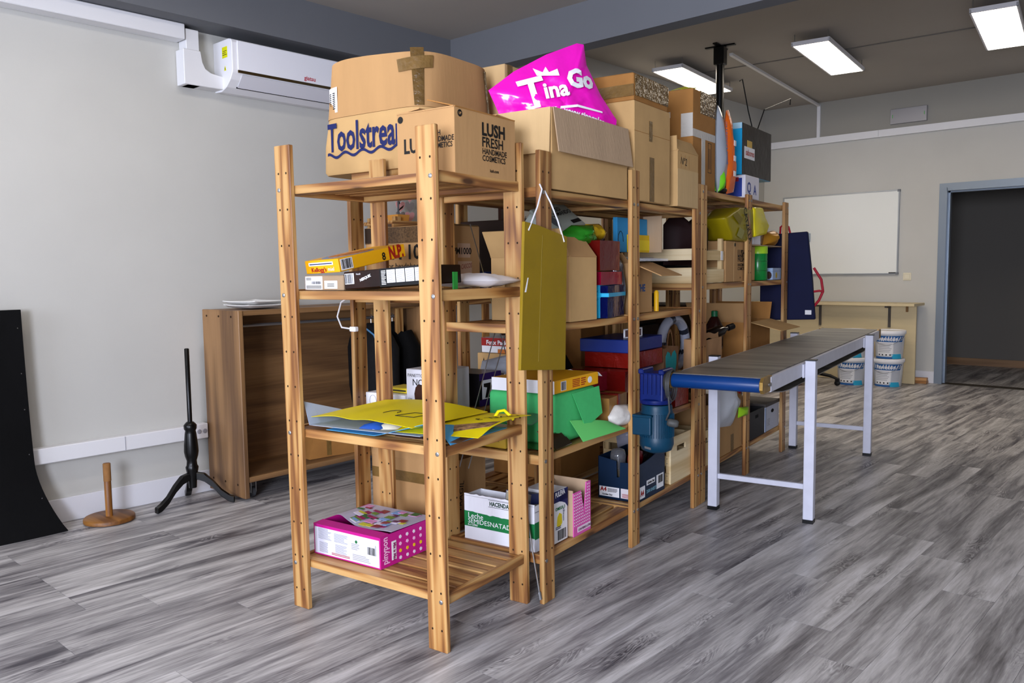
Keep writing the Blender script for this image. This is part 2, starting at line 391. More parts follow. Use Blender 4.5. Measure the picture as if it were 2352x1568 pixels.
struct('wall_left', MB().box(XL - .15, XL, YF - .15, YB + .15, 0, CF + .1), wall_m)
DX0, DX1, DH = -2.47, -1.5, 2.035
struct('wall_back', MB().box(XL, DX0, YB, YB + .12, 0, CF + .1).box(DX1, XR + .15, YB, YB + .12, 0, CF + .1).box(DX0, DX1, YB, YB + .12, DH, CF + .1), wall_m)
struct('trim_4', MB().box(XL, XR, YB - .004, YB, 2.735, CF), mat('grey_upper_band', '96938b', .8))
struct('wall_right', MB().box(XR, XR + .15, YF - .15, YB, 0, CF + .1), wall_m)
wf = MB(); y0, y1 = YF - .15, YF
wins = [(-3.9, -1.9), (-.4, 1.6)]; wz0, wz1 = .75, 2.35
xs = XL
for a0, a1 in wins:
    wf.box(xs, a0, y0, y1, 0, CN + .1); wf.box(a0, a1, y0, y1, 0, wz0); wf.box(a0, a1, y0, y1, wz1, CN + .1); xs = a1
wf.box(xs, XR, y0, y1, 0, CN + .1); struct('wall_front', wf, wall_m)
for i, (a0, a1) in enumerate(wins):
    m_ = MB()
    for q in ((a0, a0 + .05), ((a0 + a1) / 2 - .03, (a0 + a1) / 2 + .03), (a1 - .05, a1)): m_.box(q[0], q[1], YF - .1, YF - .04, wz0, wz1)
    m_.box(a0, a1, YF - .1, YF - .04, wz0, wz0 + .05).box(a0, a1, YF - .1, YF - .04, wz1 - .05, wz1)
    struct('window_%d' % (i + 1), m_, white)
struct('ceiling', MB().box(XL, XR, YF, 4.10, CN, CN + .1).box(XL, XR, 4.20, YB, CF, CF + .1), ceil_m)
struct('trim_1', MB().box(XL, -4.275, YF, 4.09, BZ, CN), beam_m)                 # beam along the left wall
struct('trim_2', MB().box(XL, XR, 4.09, 4.22, BZ, CF + .1), beam_m)              # beam across the room
struct('baseboard_left', MB().box(XL, XL + .014, YF, YB, 0, .125).bevel(.002), base_m)
struct('baseboard_back', MB().box(XL, DX0 - .075, YB - .014, YB, 0, .125).bevel(.002), base_m)
# dark corridor behind the doorway
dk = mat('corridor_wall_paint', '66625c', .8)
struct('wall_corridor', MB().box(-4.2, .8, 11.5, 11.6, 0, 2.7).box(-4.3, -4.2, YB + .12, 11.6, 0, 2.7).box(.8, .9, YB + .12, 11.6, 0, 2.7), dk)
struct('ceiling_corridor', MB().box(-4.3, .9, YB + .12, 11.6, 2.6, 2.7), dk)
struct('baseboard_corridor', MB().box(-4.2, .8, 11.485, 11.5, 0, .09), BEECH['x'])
# steel door frame
fm = mat('grey_blue_steel_frame', '8f9aa6', .35, metal=.55)
df = MB()
df.box(DX0 - .075, DX0 - .03, YB - .02, YB, 0, DH + .03).box(DX0 - .03, DX0 + .005, YB - .035, YB + .13, 0, DH + .03).box(DX0 + .005, DX0 + .02, YB + .03, YB + .09, 0, DH)
df.box(DX0 - .075, DX1 + .075, YB - .02, YB, DH + .03, DH + .075).box(DX0, DX1, YB - .035, YB + .13, DH - .004, DH + .03).box(DX0, DX1, YB + .03, YB + .09, DH - .02, DH)
df.box(DX1 + .03, DX1 + .075, YB - .02, YB, 0, DH + .03).box(DX1 - .005, DX1 + .03, YB - .035, YB + .13, 0, DH + .03)
struct('door_1', df, fm)
struct('trim_3', MB().box(DX0 - .02, DX1 + .03, YB - .03, YB + .1, 0, .006), mat('dark_threshold', '3b352c', .5))

# ------------------------------------------------------------------ fixed services on walls and ceiling
duct_m = mat('white_duct_plastic', 'dcdcde', .4)
t = thing('cable_trunking', 'white cable trunking with sockets low on the left wall', 'trunking', (XL, 0, 0))
part(t, 'channel', MB().box(0, .055, .3, 2.155, .325, .405).bevel(.004), duct_m)
part(t, 'cover_joint', MB().box(.0552, .0565, 1.80, 1.803, .328, .402), grey_print)
part(t, 'socket_block', MB().box(0, .058, 2.158, 2.268, .322, .408).bevel(.004), white_plastic)
sk = MB()
for k in range(3):
    c = MB().lathe([(.013, 0), (.013, .002), (.009, .003)], 16).rot(0, 90, 0); c.move(.058, 2.18 + k * .034, .365); sk.add(c.v, c.f)
part(t, 'socket_rims', sk, grey_print)
t = thing('air_duct_cover', 'white boxed duct running along the beam to the air conditioner', 'duct', (XL + .003, 0, 0))
part(t, 'long_run', MB().box(0, .10, -1.5, 2.215, 2.535, 2.617).bevel(.004), duct_m)
part(t, 'drop', MB().box(0, .085, 2.225, 2.30, 2.30, 2.60).bevel(.003), duct_m)
part(t, 'elbow', MB().prism([(2.205, 2.30), (2.44, 2.30), (2.44, 2.372), (2.36, 2.376), (2.325, 2.395), (2.308, 2.43), (2.305, 2.49), (2.205, 2.49)], 'x', 0, .09).bevel(.003), duct_m)
t = thing('air_conditioner', 'white wall-mounted split air conditioner with yellow energy sticker', 'air conditioner', (XL, 2.43, 2.295))
prof = [(0, 0), (.07, -.005), (.13, .015), (.175, .05), (.20, .085), (.205, .10), (.205, .25), (.195, .268), (.17, .275), (0, .275)]
part(t, 'casing', MB().prism(prof, 'y', 0, .86).bevel(.003), white_plastic)
part(t, 'front_panel', MB().box(.205, .213, .03, .83, .098, .262).bevel(.003), mat('gloss_white', 'e4e5ec', .18))
part(t, 'mirror_strip', MB().slab([(.214, .03, .085), (.214, .83, .085), (.214, .83, .1), (.214, .03, .1)], .006), mat('bronze_mirror', '8b7550', .08, metal=1))
part(t, 'louvre', MB().slab([(.145, .06, .016), (.145, .80, .016), (.203, .80, .078), (.203, .06, .078)], .004), mat('louvre_white', 'cfcfd6', .3))
part(t, 'louvre_gap', MB().slab([(.140, .055, .013), (.140, .805, .013), (.146, .805, .019), (.146, .055, .019)], .003), black)
yl = mat('yellow_sticker', 'd9d90a', .5)
part(t, 'energy_sticker', MB().box(.10, .155, -.0015, 0, .175, .235), yl)
part(t, 'energy_sticker_print', MB().box(.105, .15, -.0022, -.0016, .19, .193).box(.105, .14, -.0022, -.0016, .2, .203).box(.11, .15, -.0022, -.0016, .21, .213), ink)
part(t, 'warning_sticker', MB().prism([(.115, .105), (.137, .105), (.126, .132)], 'y', -.0015, 0), yl)
part(t, 'warning_mark', MB().box(.124, .128, -.0022, -.0016, .11, .122), ink)
vs, fs = glyphs('giatsu', .035, .0006)
part(t, 'lettering', MB().add([(.2142, .46 + x_, .115 + y_) for x_, y_ in vs], fs), mat('red_ink', 'b3182c', .5))

glow = mat('led_diffuser', 'fff0dc', .5, emis=LIGHTS['panel_far'])
glow_n = mat('led_diffuser_front_bay', 'fff6ea', .5, emis=LIGHTS['panel_near'])
def light_panel(x, y, zc, em, label, rz=7.5):
    t = thing('ceiling_light', label, 'light', (x, y, zc - .095), R(rz), 'LED panels hung under the ceiling')
    part(t, 'frame', MB().box(-.15, .15, -.63, -.615, 0, .025).box(-.15, .15, .615, .63, 0, .025).box(-.15, -.137, -.63, .63, 0, .025).box(.137, .15, -.63, .63, 0, .025).box(-.15, .15, -.63, .63, .025, .032), white_plastic)
    part(t, 'diffuser', MB().box(-.137, .137, -.615, .615, .004, .012), em)
    for sx in (-.13, .13):
        for sy in (-.6, .6): part(t, 'hanger', MB().tube([(sx, sy, .03), (sx, sy, .095)], .003, 6), steel)
    return t
light_panel(-4.11, 7.15, CF, glow, 'glowing LED panel behind the tall taped boxes, leftmost of the three')
light_panel(-2.84, 7.23, CF, glow, 'glowing LED panel between the black ceiling pole and the doorway side, middle of the three')
light_panel(-1.56, 7.29, CF, glow, 'glowing LED panel cut by the right top corner of the photo')
light_panel(-3.3, .15, CN, glow_n, 'LED panel of the front bay nearest the left wall, above the photo')
light_panel(-3.35, 1.75, CN, glow_n, 'LED panel between the left wall and the near unit, above the photo')
t = thing('ceiling_conduit', 'thin white cable conduit crossing the ceiling down to the back wall trunking', 'conduit', (0, 0, 0))
part(t, 'ceiling_run', MB().slab([(-3.50, 6.68, CF - .022), (-3.86, YB, CF - .022), (-3.83, YB, CF - .022), (-3.47, 6.68, CF - .022)], -.022), duct_m)
part(t, 'drop', MB().box(-3.862, -3.825, YB - .022, YB, 2.735, CF - .022), duct_m)
tag(new('light_cable', MB().tube([(-4.2, 7.2, CF - .006), (-2.9, 7.33, CF - .005), (-1.7, 7.43, CF - .006)], .004, 6).mesh('light_cable', mat('cable_grey', '6f6a64', .6))), 'thin grey cable linking the LED panels across the ceiling', 'cable')
t = thing('back_wall_trunking', 'long white square trunking across the back wall under the sign', 'trunking', (0, YB, 0))
part(t, 'channel', MB().box(XL, -3.17, -.05, 0, 2.66, 2.735).box(-3.168, XR, -.05, 0, 2.66, 2.735), duct_m)
t = thing('exit_light', 'blank grey emergency light box above the back wall trunking', 'emergency light', (-2.87, YB, 2.855), 0)
part(t, 'housing', MB().box(-.185, .185, -.035, 0, -.075, .085).bevel(.004), mat('brushed_grey', 'a3a3a8', .35, metal=.6, var=.06, scale=3))
gl = mat('green_led', '4fae4a', .4)
for s in (-1, 1): part(t, 'green_mark', MB().box(s * .16 - .003, s * .16 + .003, -.0365, -.035, -.01, .025), gl)
t = thing('whiteboard', 'blank whiteboard with aluminium frame on the back wall', 'whiteboard', (-4.25, YB, 1.165))
part(t, 'surface', MB().box(.012, 1.30, -.02, -.004, .012, .905), mat('whiteboard_enamel', 'e4e6e2', .16))
for n_, q in (('frame_rail', (0, 1.312, 0, .014)), ('frame_rail', (0, 1.312, .903, .917)), ('frame_rail', (0, .014, .014, .903)), ('frame_rail', (1.298, 1.312, .014, .903))):
    part(t, n_, MB().box(q[0], q[1], -.026, 0, q[2], q[3]).bevel(.002), alu)
for cx_ in (1.296,):
    for cz_ in (.005, .900): part(t, 'corner_cap', MB().box(cx_ - .008, cx_ + .02, -.028, 0, cz_ - .006, cz_ + .02).bevel(.003), mat('grey_corner', '777b80', .5))
part(t, 'pen', MB().tube([(1.22, -.03, .018), (1.29, -.03, .018)], .006, 8), black)
t = thing('light_switch', 'cream square light switch right of the whiteboard', 'switch', (-2.845, YB, 1.14))
cream = mat('cream_plastic', 'ddd5bd', .35)
part(t, 'plate', MB().box(-.042, .042, -.01, 0, -.042, .042).bevel(.004), cream)
part(t, 'rocker', MB().box(-.03, .03, -.016, -.01, -.03, .03).bevel(.004), cream)
t = thing('projector_pole', 'black projector bracket pole hanging from the ceiling', 'bracket', (-3.48, 6.48, CF), R(8))
part(t, 'ceiling_plate', MB().box(-.13, .13, -.02, .02, -.012, 0).box(-.02, .02, -.13, .13, -.012, 0).bevel(.003), black_gloss)
part(t, 'collar', MB().box(-.045, .045, -.045, .045, -.16, -.012).bevel(.006), black_gloss)
part(t, 'tube', MB().lathe([(.034, -.65), (.034, -.1), (.03, -.1)], 16), black_gloss, True)
part(t, 'clamp', MB().lathe([(.04, -.9), (.045, -.88), (.045, -.66), (.036, -.64)], 16).box(.03, .09, -.01, .01, -.8, -.78), black_gloss, True)

# ------------------------------------------------------------------ pine shelving units
PWD, PT = .08, .02          # post width and thickness
SL_T = .014
def shelf_unit(label, a, b, rot, posts, h, depth, bays, lean=(0, 0), extra=None):
    """local x along the shelves, y from the front posts to the rear posts; every post, rail and slat is a part"""
    t = thing('shelving_unit', label, 'shelf', S(a, b, 0), TS + R(rot), 'pine shelving units')
    lx, ly = lean
    def sh(z): return lx * z, ly * z
    pm = MB().box(0, PWD, 0, PT, 0, h).bevel(.0025); pm.v = [(x + lx * z, y + ly * z, z) for x, y, z in pm.v]; pme = pm.mesh('post', PINE['z'])
    hm = MB(); z = .075
    while z < h - .02:
        for hx in (.02, .06):
            n = 8; o = [(hx + .0035 * math.cos(2 * math.pi * k / n) + lx * z, -.0006 + ly * z, z + .0042 * math.sin(2 * math.pi * k / n)) for k in range(n)]
            o += [(x, y + .004, q) for x, y, q in o]
            hm.add(o, [tuple(range(n))] + [(k, k + n, (k + 1) % n + n, (k + 1) % n) for k in range(n)])
        z += .128
    hme = hm.mesh('peg_holes', hole)
    for px in posts:
        for py in (0, depth - PT):
            p = new('post', pme, t, (px, py, 0)); new('peg_holes', hme, p)['kind'] = 'stuff'
    RH = .036; y0, y1 = PT, depth - PT
    rail = MB().box(0, .019, y0 + .001, y1 - .001, -RH, 0).bevel(.002).mesh('end_rail', PINE['y'])
    bolt = MB().lathe([(.0075, 0), (.0075, .002), (.004, .0032)], 10).rot(90).mesh('bolt', steel)
    for i, levels in enumerate(bays):
        p0, p1 = posts[i], posts[i + 1]
        xs = p0 + (.011 if i == 0 else .05); xe = p1 + (.069 if i == len(bays) - 1 else .03)
        n = 6; sw = (y1 - y0 - .004 - .015 * (n - 1)) / n
        sme = [MB().box(xs + .020, xe - .020, 0, sw, -(.030 if k in (0, n - 1) else SL_T), 0).bevel(.0018).mesh('slat', PINE['x']) for k in (0, 1)]
        for z in levels:
            dx, dy = sh(z)
            for x in (xs, xe - .019): new('end_rail', rail, t, (x + dx, dy, z + .005))
            for k in range(n): new('slat', sme[0 if k in (0, n - 1) else 1], t, (dx, y0 + .002 + k * (sw + .015) + dy, z))
            for x in (xs + .009, xe - .009): new('bolt', bolt, t, (x + dx, dy, z - .015))
    if extra: extra(t)
    return t
U0Z = (.188, .684, 1.192, 1.568)
shelf_unit('pine shelving unit standing crosswise at the near end of the row', -.744, 0, 0, [0, .664], 1.71, .50, [U0Z], (.009, -.018))
def braces(t):
    for p, q in (((.10, .47, .45), (.62, .47, 1.5)), ((.16, .47, .43), (.70, .47, 1.45)), ((.62, .47, .5), (.2, .47, 1.45))):
        part(t, 'brace_rod', MB().tube([p, q], .0025, 6), steel)
    part(t, 'loose_brace_rod', MB().tube([(-.003, .085, .44), (-.006, .045, .20), (-.008, .012, .03)], .003, 6).tube([(-.008, .016, .05), (-.008, .010, .022)], .006, 6), steel)
shelf_unit('pine shelving unit with gift boxes, next behind the crosswise unit', .056, .511, 90, [0, .747, 1.479], 1.688, .476, [(.18, .56, 1.05, 1.553)] * 2, extra=braces)
shelf_unit('pine shelving unit beside the far legs of the conveyor', .056, 2.073, 90, [0, .733, 1.490], 1.688, .476, [(.18, .655, 1.172, 1.667)] * 2)
shelf_unit('pine shelving unit on the wall side of the row, under the large round-cornered box', -.445, .511, 90, [0, .747, 1.479], 1.645, .476, [(.18, .655, 1.16, 1.67)] * 2)
shelf_unit('pine shelving unit on the wall side, far end of the row', -.445, 2.073, 90, [0, .733, 1.490], 1.645, .476, [(.18, .655, 1.16, 1.667)] * 2)
# a narrow unit against the left wall seen through the row
t = thing('wall_shelf', 'small pine shelf against the left wall seen through the row', 'shelf', (XL + .02, 3.45, 0), 0)
for x in (.0, .26):
    for y in (.03, .85): part(t, 'post', MB().box(x, x + .03, y, y + .05, 0, 1.62), PINE['z'])
for z in (.5, 1.05, 1.57):
    part(t, 'shelf_board', MB().box(0, .30, 0, .92, z, z + .022), PINE['y'])
    part(t, 'front_rail', MB().box(.29, .31, 0, .92, z - .03, z), PINE['y'])

# ------------------------------------------------------------------ left wall: backdrop, stands, wardrobe
def bd(u, v):   # u along wall, v up
    y = .35 + u * (.98 + .02 * (1 - v) + .10 * max(0, 1 - v * 3.2) ** 1.6) ; z = v * 1.10
    x = XL + .095 + .09 * math.exp(-v * 5.5) + .008 * math.sin(u * 9 + v * 3)
    return (x, y, max(z, .004))
t = thing('backdrop', 'black fabric panel leaning on the left wall at the photo edge', 'backdrop', (0, 0, 0))
part(t, 'cloth', MB().sheet(24, 30, bd, .02), black_cloth, True)
rv = MB()
for v in (.16, .36, .56, .72, .92):
    p = bd(.985, v); c = MB().lathe([(.003, 0), (.002, .002)], 8).rot(0, 90, 0).move(p[0] + .001, p[1] - .005, p[2]); rv.add(c.v, c.f)
part(t, 'rivets', rv, steel)
t = thing('roll_holder', 'wooden upright roll holder with round base on the floor', 'stand', (-4.33, 1.655, 0))
wz = wood('honey_wood', 'x', '6a3f14', '8c5a20', '9f6c2e', knots=False)
part(t, 'base', MB().lathe([(.105, 0), (.122, .006), (.122, .022), (.116, .028), (0.01, .028)], 40), wz, True)
part(t, 'pole', MB().lathe([(.017, .028), (.017, .30), (.012, .303)], 16), wood('pole_wood', 'z', '6a3f14', '8c5a20', '9f6c2e', knots=False), True)
part(t, 'cardboard_sleeve', MB().lathe([(.0185, .21), (.0185, .30), (.016, .302)], 16), mat('brown_sleeve', '8b6136', .8, var=.15, scale=25), True)
t = thing('pedestal_stand', 'black turned wooden pedestal stand on three curved feet', 'stand', (-4.265, 2.075, 0), R(12))
part(t, 'rod', MB().lathe([(.0125, .44), (.0125, .86), (.008, .863)], 16), black_gloss, True)
part(t, 'turned_column', MB().lathe([(.02, .10), (.024, .16), (.032, .20), (.034, .215), (.028, .225), (.026, .25), (.034, .275), (.038, .30), (.036, .34), (.03, .40), (.027, .415), (.033, .425), (.034, .445), (.026, .455), (.018, .463)], 20), black_gloss, True)
for k, ang in enumerate((-98, 42, 150)):
    pts = [(.02, .165, .02), (.065, .155, .02), (.105, .115, .018), (.145, .06, .016), (.185, .028, .016), (.215, .020, .017)]
    m_ = MB(); up = [(r_, z_ + h_) for r_, z_, h_ in pts]; dn = [(r_, max(0, z_ - h_)) for r_, z_, h_ in reversed(pts)]
    m_.prism(up + dn, 'y', -.016, .016).bevel(.004).rot(0, 0, ang); part(t, 'foot', m_, black_gloss)
# rolling wardrobe
WX, WY, WL, WD, WH = -4.467, 2.275, 1.36, .385, 1.06
t = thing('rolling_wardrobe', 'low brown wooden clothes rack on castors against the left wall', 'wardrobe', (WX, WY, 0), R(1.2))
part(t, 'side_panel', MB().box(0, WD, 0, .028, .02, WH).bevel(.003), BEECH['z'])
part(t, 'side_panel', MB().box(0, WD, WL - .028, WL, .02, WH).bevel(.003), BEECH['z'])
part(t, 'top_board', MB().box(0, WD - .01, .028, WL - .028, WH - .03, WH - .002).bevel(.003), BEECH['y'])
part(t, 'bottom_board', MB().box(0, WD - .005, .028, WL - .028, .105, .135).bevel(.003), BEECH['y'])
part(t, 'back_panel', MB().box(0, .012, .028, WL - .028, .135, WH - .03), BEECH['y'])
part(t, 'hanging_rail', MB().tube([(.2, .028, .965), (.2, WL - .028, .965)], .009, 12), alu, True)
sc = MB()
for x in (.05, .18, .31):
    for z in (WH - .035, .09): c = MB().lathe([(.006, 0), (.006, .002)], 10).rot(90).move(x, -.0001, z); sc.add(c.v, c.f)
part(t, 'screw_caps', sc, hole)
for y in (.09, WL - .09):
    for x in (.06, .30):
        c = part(t, 'castor', MB().lathe([(.028, -.011), (.03, -.008), (.03, .008), (.028, .011)], 20).rot(90).move(x, y, .031), mat('grey_rubber', '4a4c50', .5), True)
        part(c, 'fork', MB().box(x - .02, x + .02, y - .018, y - .013, .03, .1).box(x - .02, x + .02, y + .013, y + .018, .03, .1).box(x - .022, x + .022, y - .02, y + .02, .095, .105), steel)
part(t, 'rail_support', MB().lathe([(.016, 0), (.016, .012)], 16).rot(0, 90, 0).move(.012, .62, .945), white_plastic)
def WR(x, y, z): 
    c, s = math.cos(R(1.2)), math.sin(R(1.2)); return (WX + x * c - y * s, WY + x * s + y * c, z)
pm = mat('white_china', 'e4e4e2', .2)
for k, (dz, rz, lab) in enumerate(((0, 4, 'white square plate lying lowest on the wardrobe top'), (.021, 14, 'white square plate stacked on another plate on the wardrobe'))):
    m_ = MB().sheet(14, 14, lambda u, v: ((u - .5) * .25, (v - .5) * .25, .004 + .017 * max(abs(u - .5) * 2, abs(v - .5) * 2) ** 5 + .004 * (abs(u - .5) * 2 * abs(v - .5) * 2) ** 3), .004)
    tag(new('square_plate', m_.mesh('square_plate', pm, True, 60), None, WR(.2, .22, WH + .002 + dz), R(rz)), lab, 'plate', 'plates on the wardrobe')
tag(new('jar', MB().lathe([(.03, 0), (.032, .003), (.032, .04), (.028, .045)], 20).mesh('jar', mat('tin_lid', '8a8a8e', .3, metal=.8), True), None, WR(.2, .98, WH)), 'small round metal tin on the wardrobe top', 'tin')
def jacket(y, label, col, seed, strap=False):
    t = thing('hanging_jacket', label, 'jacket', WR(.2, y, .965), R(1.2), 'jackets on the wardrobe rail')
    m_ = MB(); rings = []
    for z, wx, wy in ((-.035, .03, .02), (-.06, .07, .035), (-.12, .165, .07), (-.2, .20, .08), (-.35, .20, .083), (-.5, .2, .086), (-.66, .205, .088), (-.72, .2, .085)):
        ring = []
        for k in range(28):
            a = 2 * math.pi * k / 28; n = .012 * noise.noise(Vector((math.cos(a) * 3 + seed, math.sin(a) * 3, z * 5)))
            ring.append(((wx * .78 + n) * math.cos(a), (wy + n) * math.sin(a), z))
        rings.append(ring)
    o = [p for r_ in rings for p in r_]; f = [(i * 28 + k, (i + 1) * 28 + k, (i + 1) * 28 + (k + 1) % 28, i * 28 + (k + 1) % 28) for i in range(len(rings) - 1) for k in range(28)]
    m_.add(o, f + [tuple(range(28)), tuple(reversed([(len(rings) - 1) * 28 + k for k in range(28)]))])
    part(t, 'body', m_, col, True, angle=80)
    for s in (-1, 1): part(t, 'sleeve', MB().tube([(s * .12, 0, -.11), (s * .165, .01, -.2), (s * .168, .01, -.45), (s * .15, .02, -.64)], [.055, .065, .06, .05], 12), col, True)
    part(t, 'hanger_hook', MB().tube([(0, 0, -.06), (0, 0, -.01), (.012, 0, .012), (-.005, 0, .02)], .0025, 6), alu)
    if strap: part(t, 'blue_piping', MB().tube([(.02, -.055, -.07), (.10, -.06, -.105), (.15, -.065, -.17)], .006, 6), mat('light_blue_piping', '5f93bd', .5))
    return t
jacket(1.24, 'black jacket hanging deepest on the wardrobe rail', black_cloth, 1)
jacket(1.06, 'black jacket with pale blue shoulder piping on the wardrobe rail', mat('black_knit', '101012', .85, var=.25, scale=40), 4, True)
# carton lying in the wardrobe
tt = thing('cardboard_box', 'small crushed cardboard box lying in the bottom of the wardrobe', 'box', WR(.05, .52, .137), R(-6))
part(tt, 'body', MB().hexa([(0, 0, 0), (.24, 0, 0), (.24, .32, 0), (0, .32, 0)], [(0.02, .04, .14), (.20, .06, .13), (.22, .30, .14), (0, .32, .15)]).crumple(.006, 9, 3), card_dark)
part(tt, 'tape_strip', MB().slab([(.2405, .12, .01), (.2405, .15, .01), (.2185, .16, .125), (.2185, .13, .125)], .001), tape)
# flowers and paper hearts on the little wall shelf
t = thing('flower_stalk', 'black artificial flower stalk in a small orange box on the wall shelf', 'decoration', (XL + .22, 3.585, 1.592))
part(t, 'pot', MB().box(-.05, .05, -.045, .045, 0, .045, taper=-.006), mat('orange_card', 'c98a3a', .6))
lf = MB().tube([(0, 0, .04), (.004, .0, .2), (-.003, 0, .34)], .006, 6)
for k in range(7):
    a = k * 2.3; z = .07 + k * .036; lf.slab([(0, 0, z), (.035 * math.cos(a) - .01 * math.sin(a), .035 * math.sin(a) + .01 * math.cos(a), z + .02), (.06 * math.cos(a), .06 * math.sin(a), z + .035), (.035 * math.cos(a) + .01 * math.sin(a), .035 * math.sin(a) - .01 * math.cos(a), z + .02)], .002)
part(t, 'stalk', lf, black)
hm_ = mat('pink_paper', 'd79a98', .7)
t = thing('heart_garland', 'pale pink and grey paper hearts hanging over the wall shelf', 'garland', (XL + .13, 3.72, 1.595))
def heart(sz): return [(sz * .055 * math.sin(q) ** 3, sz * (.045 * math.cos(q) - .018 * math.cos(2 * q) - .008 * math.cos(3 * q))) for q in [2 * math.pi * k / 18 for k in range(18)]]
for k in range(5):
    for j in range(2): part(t, 'heart', MB().prism(heart(.75), 'x', -.002, .002).move(.004 * j, j * .08 - .04, .045 + k * .068), hm_ if (k + j) % 2 else mat('grey_paper', '8e8480', .7))
part(t, 'thread', MB().tube([(0, -.04, 0), (0, -.04, .36)], .001, 4).tube([(.004, .04, 0), (.004, .04, .36)], .001, 4), white)
t = tag(new('dark_board', MB().box(0, .03, 0, .11, 0, 1.9).mesh('dark_board', mat('dark_walnut', '33190c', .5, var=.2, scale=8)), None, (XL + .35, 4.42, 0)), 'tall dark brown board standing by the left wall behind the row', 'board')

# ------------------------------------------------------------------ boxes on top of the row
# large box with rounded corners, the upper half a raised collar
t = thingS('large_cardboard_box', 'huge round-cornered cardboard box with blue lettering on top of the row', 'box', -1.062, .50, 1.675)
TW, TD = .585, .52
def sup(ang, n, w_, d_):
    c, s = math.cos(ang), math.sin(ang); return (w_ / 2 + w_ / 2 * math.copysign(abs(c) ** (2 / n), c), d_ / 2 + d_ / 2 * math.copysign(abs(s) ** (2 / n), s))
def ringbox(levels, th, N=72):
    o = []; f = []
    for z, n, g in levels:
        for k in range(N):
            x, y = sup(2 * math.pi * k / N, n, TW, TD); cx, cy = TW / 2, TD / 2; o.append((cx + (x - cx) * g, cy + (y - cy) * g, z(x) if callable(z) else z))
    Lv = len(levels)
    for i in range(Lv - 1):
        for k in range(N): f.append((i * N + k, i * N + (k + 1) % N, (i + 1) * N + (k + 1) % N, (i + 1) * N + k))
    return o, f
def shell(levels, bottom=False):
    o, f = ringbox(levels, 0); o2, f2 = ringbox([(z, n, g * .982) for z, n, g in levels], 0); K = len(o); N = 72; L_ = len(levels)
    f3 = [tuple(reversed([i + K for i in q])) for q in f2] + [((L_ - 1) * N + k, (L_ - 1) * N + (k + 1) % N, (L_ - 1) * N + (k + 1) % N + K, (L_ - 1) * N + k + K) for k in range(N)]
    if bottom: f3.append(tuple(range(N - 1, -1, -1)))
    else: f3 += [(k + K, (k + 1) % N + K, (k + 1) % N, k) for k in range(N)]
    return MB().add(o + o2, f + f3)
part(t, 'body', shell([(0, 12, .975), (.012, 12, 1.0), (.12, 9, 1.01), (.235, 6, 1.0)], True), card_tan, True, angle=50)
part(t, 'raised_collar', shell([(.236, 6, 1.008), (.30, 5, 1.014), (.40, 4.2, 1.01), (lambda x: .462 + .008 * math.sin(x * 9), 4.0, 1.0)]), card, True, angle=50)
def yfront(x, n=8.5, g=1.006):
    u = min(.999, abs((x - TW / 2) / (TW / 2 * g))); return TD / 2 - TD / 2 * g * (1 - u ** n) ** (1 / n)
tx = .04
text(t, 'Toolstream', .165, 'F', None, .05, .098, navy_ink, bold=.0035, width=.60, mapf=lambda u, v: (u, yfront(u) - .004, v))
m_ = MB(); wv = [(.045 + .5 * k / 60) for k in range(61)]
for i in range(60):
    def wz_(x): return .072 + .009 * math.sin((x - .03) * 62) + .02 * (x - .03)
    x0_, x1_ = wv[i], wv[i + 1]
    m_.add([(x0_, yfront(x0_) - .004, wz_(x0_)), (x1_, yfront(x1_) - .004, wz_(x1_)), (x1_, yfront(x1_) - .004, wz_(x1_) + .012), (x0_, yfront(x0_) - .004, wz_(x0_) + .012)], [(0, 1, 2, 3)])
part(t, 'wave_underline', m_, navy_ink)
def on_collar(u, v): 
    n = 4.7; uu = min(.999, abs((u - TW / 2) / (TW / 2 * 1.012))); return (u, TD / 2 - TD / 2 * 1.012 * (1 - uu ** n) ** (1 / n) - .003, v)
def collar_patch(u0, u1, v0, v1, m, name, e=0., n=8):
    mb = MB()
    for i in range(n):
        a_, b_ = u0 + (u1 - u0) * i / n, u0 + (u1 - u0) * (i + 1) / n; q = [on_collar(a_, v0), on_collar(b_, v0), on_collar(b_, v1), on_collar(a_, v1)]
        mb.add([(x, y - e, z) for x, y, z in q], [(0, 1, 2, 3)])
    return part(t, name, mb, m)
collar_patch(.04, .115, .26, .365, white_print, 'address_label')
for k in range(2):
    mb = MB()
    for j in range(9): 
        z = .275 + j * .008
        q = [on_collar(.05 + k * .032, z), on_collar(.068 + k * .032, z), on_collar(.068 + k * .032, z + .004), on_collar(.05 + k * .032, z + .004)]; mb.add([(x, y - .0015, zz) for x, y, zz in q], [(0, 1, 2, 3)])
    part(t, 'label_print', mb, ink)
# tape wound round the near right corner of the collar
def on_ring(k, z, g=1.022): 
    x, y = sup(k, 6.1 - max(0, z - .236) / .226 * 2, TW, TD); return (TW / 2 + (x - TW / 2) * g, TD / 2 + (y - TD / 2) * g, z)
def ring_patch(k0, k1, z0, z1, m, name, n=10, tilt=0., g=1.02):
    mb = MB()
    for i in range(n):
        a_, b_ = k0 + (k1 - k0) * i / n, k0 + (k1 - k0) * (i + 1) / n
        mb.add([on_ring(a_, z0 + tilt * i / n, g), on_ring(b_, z0 + tilt * (i + 1) / n, g), on_ring(b_, z1 + tilt * (i + 1) / n, g), on_ring(a_, z1 + tilt * i / n, g)], [(0, 1, 2, 3)])
    return part(t, name, mb, m)
K0 = -math.pi / 4
ring_patch(K0 - .22, K0 + .10, .240, .468, tape_shiny, 'tape_strip')
ring_patch(K0 - .52, K0 + .34, .375, .425, tape, 'tape_strip', tilt=.015, g=1.025)
ring_patch(.3, .42, .25, .44, tape_shiny, 'tape_strip')

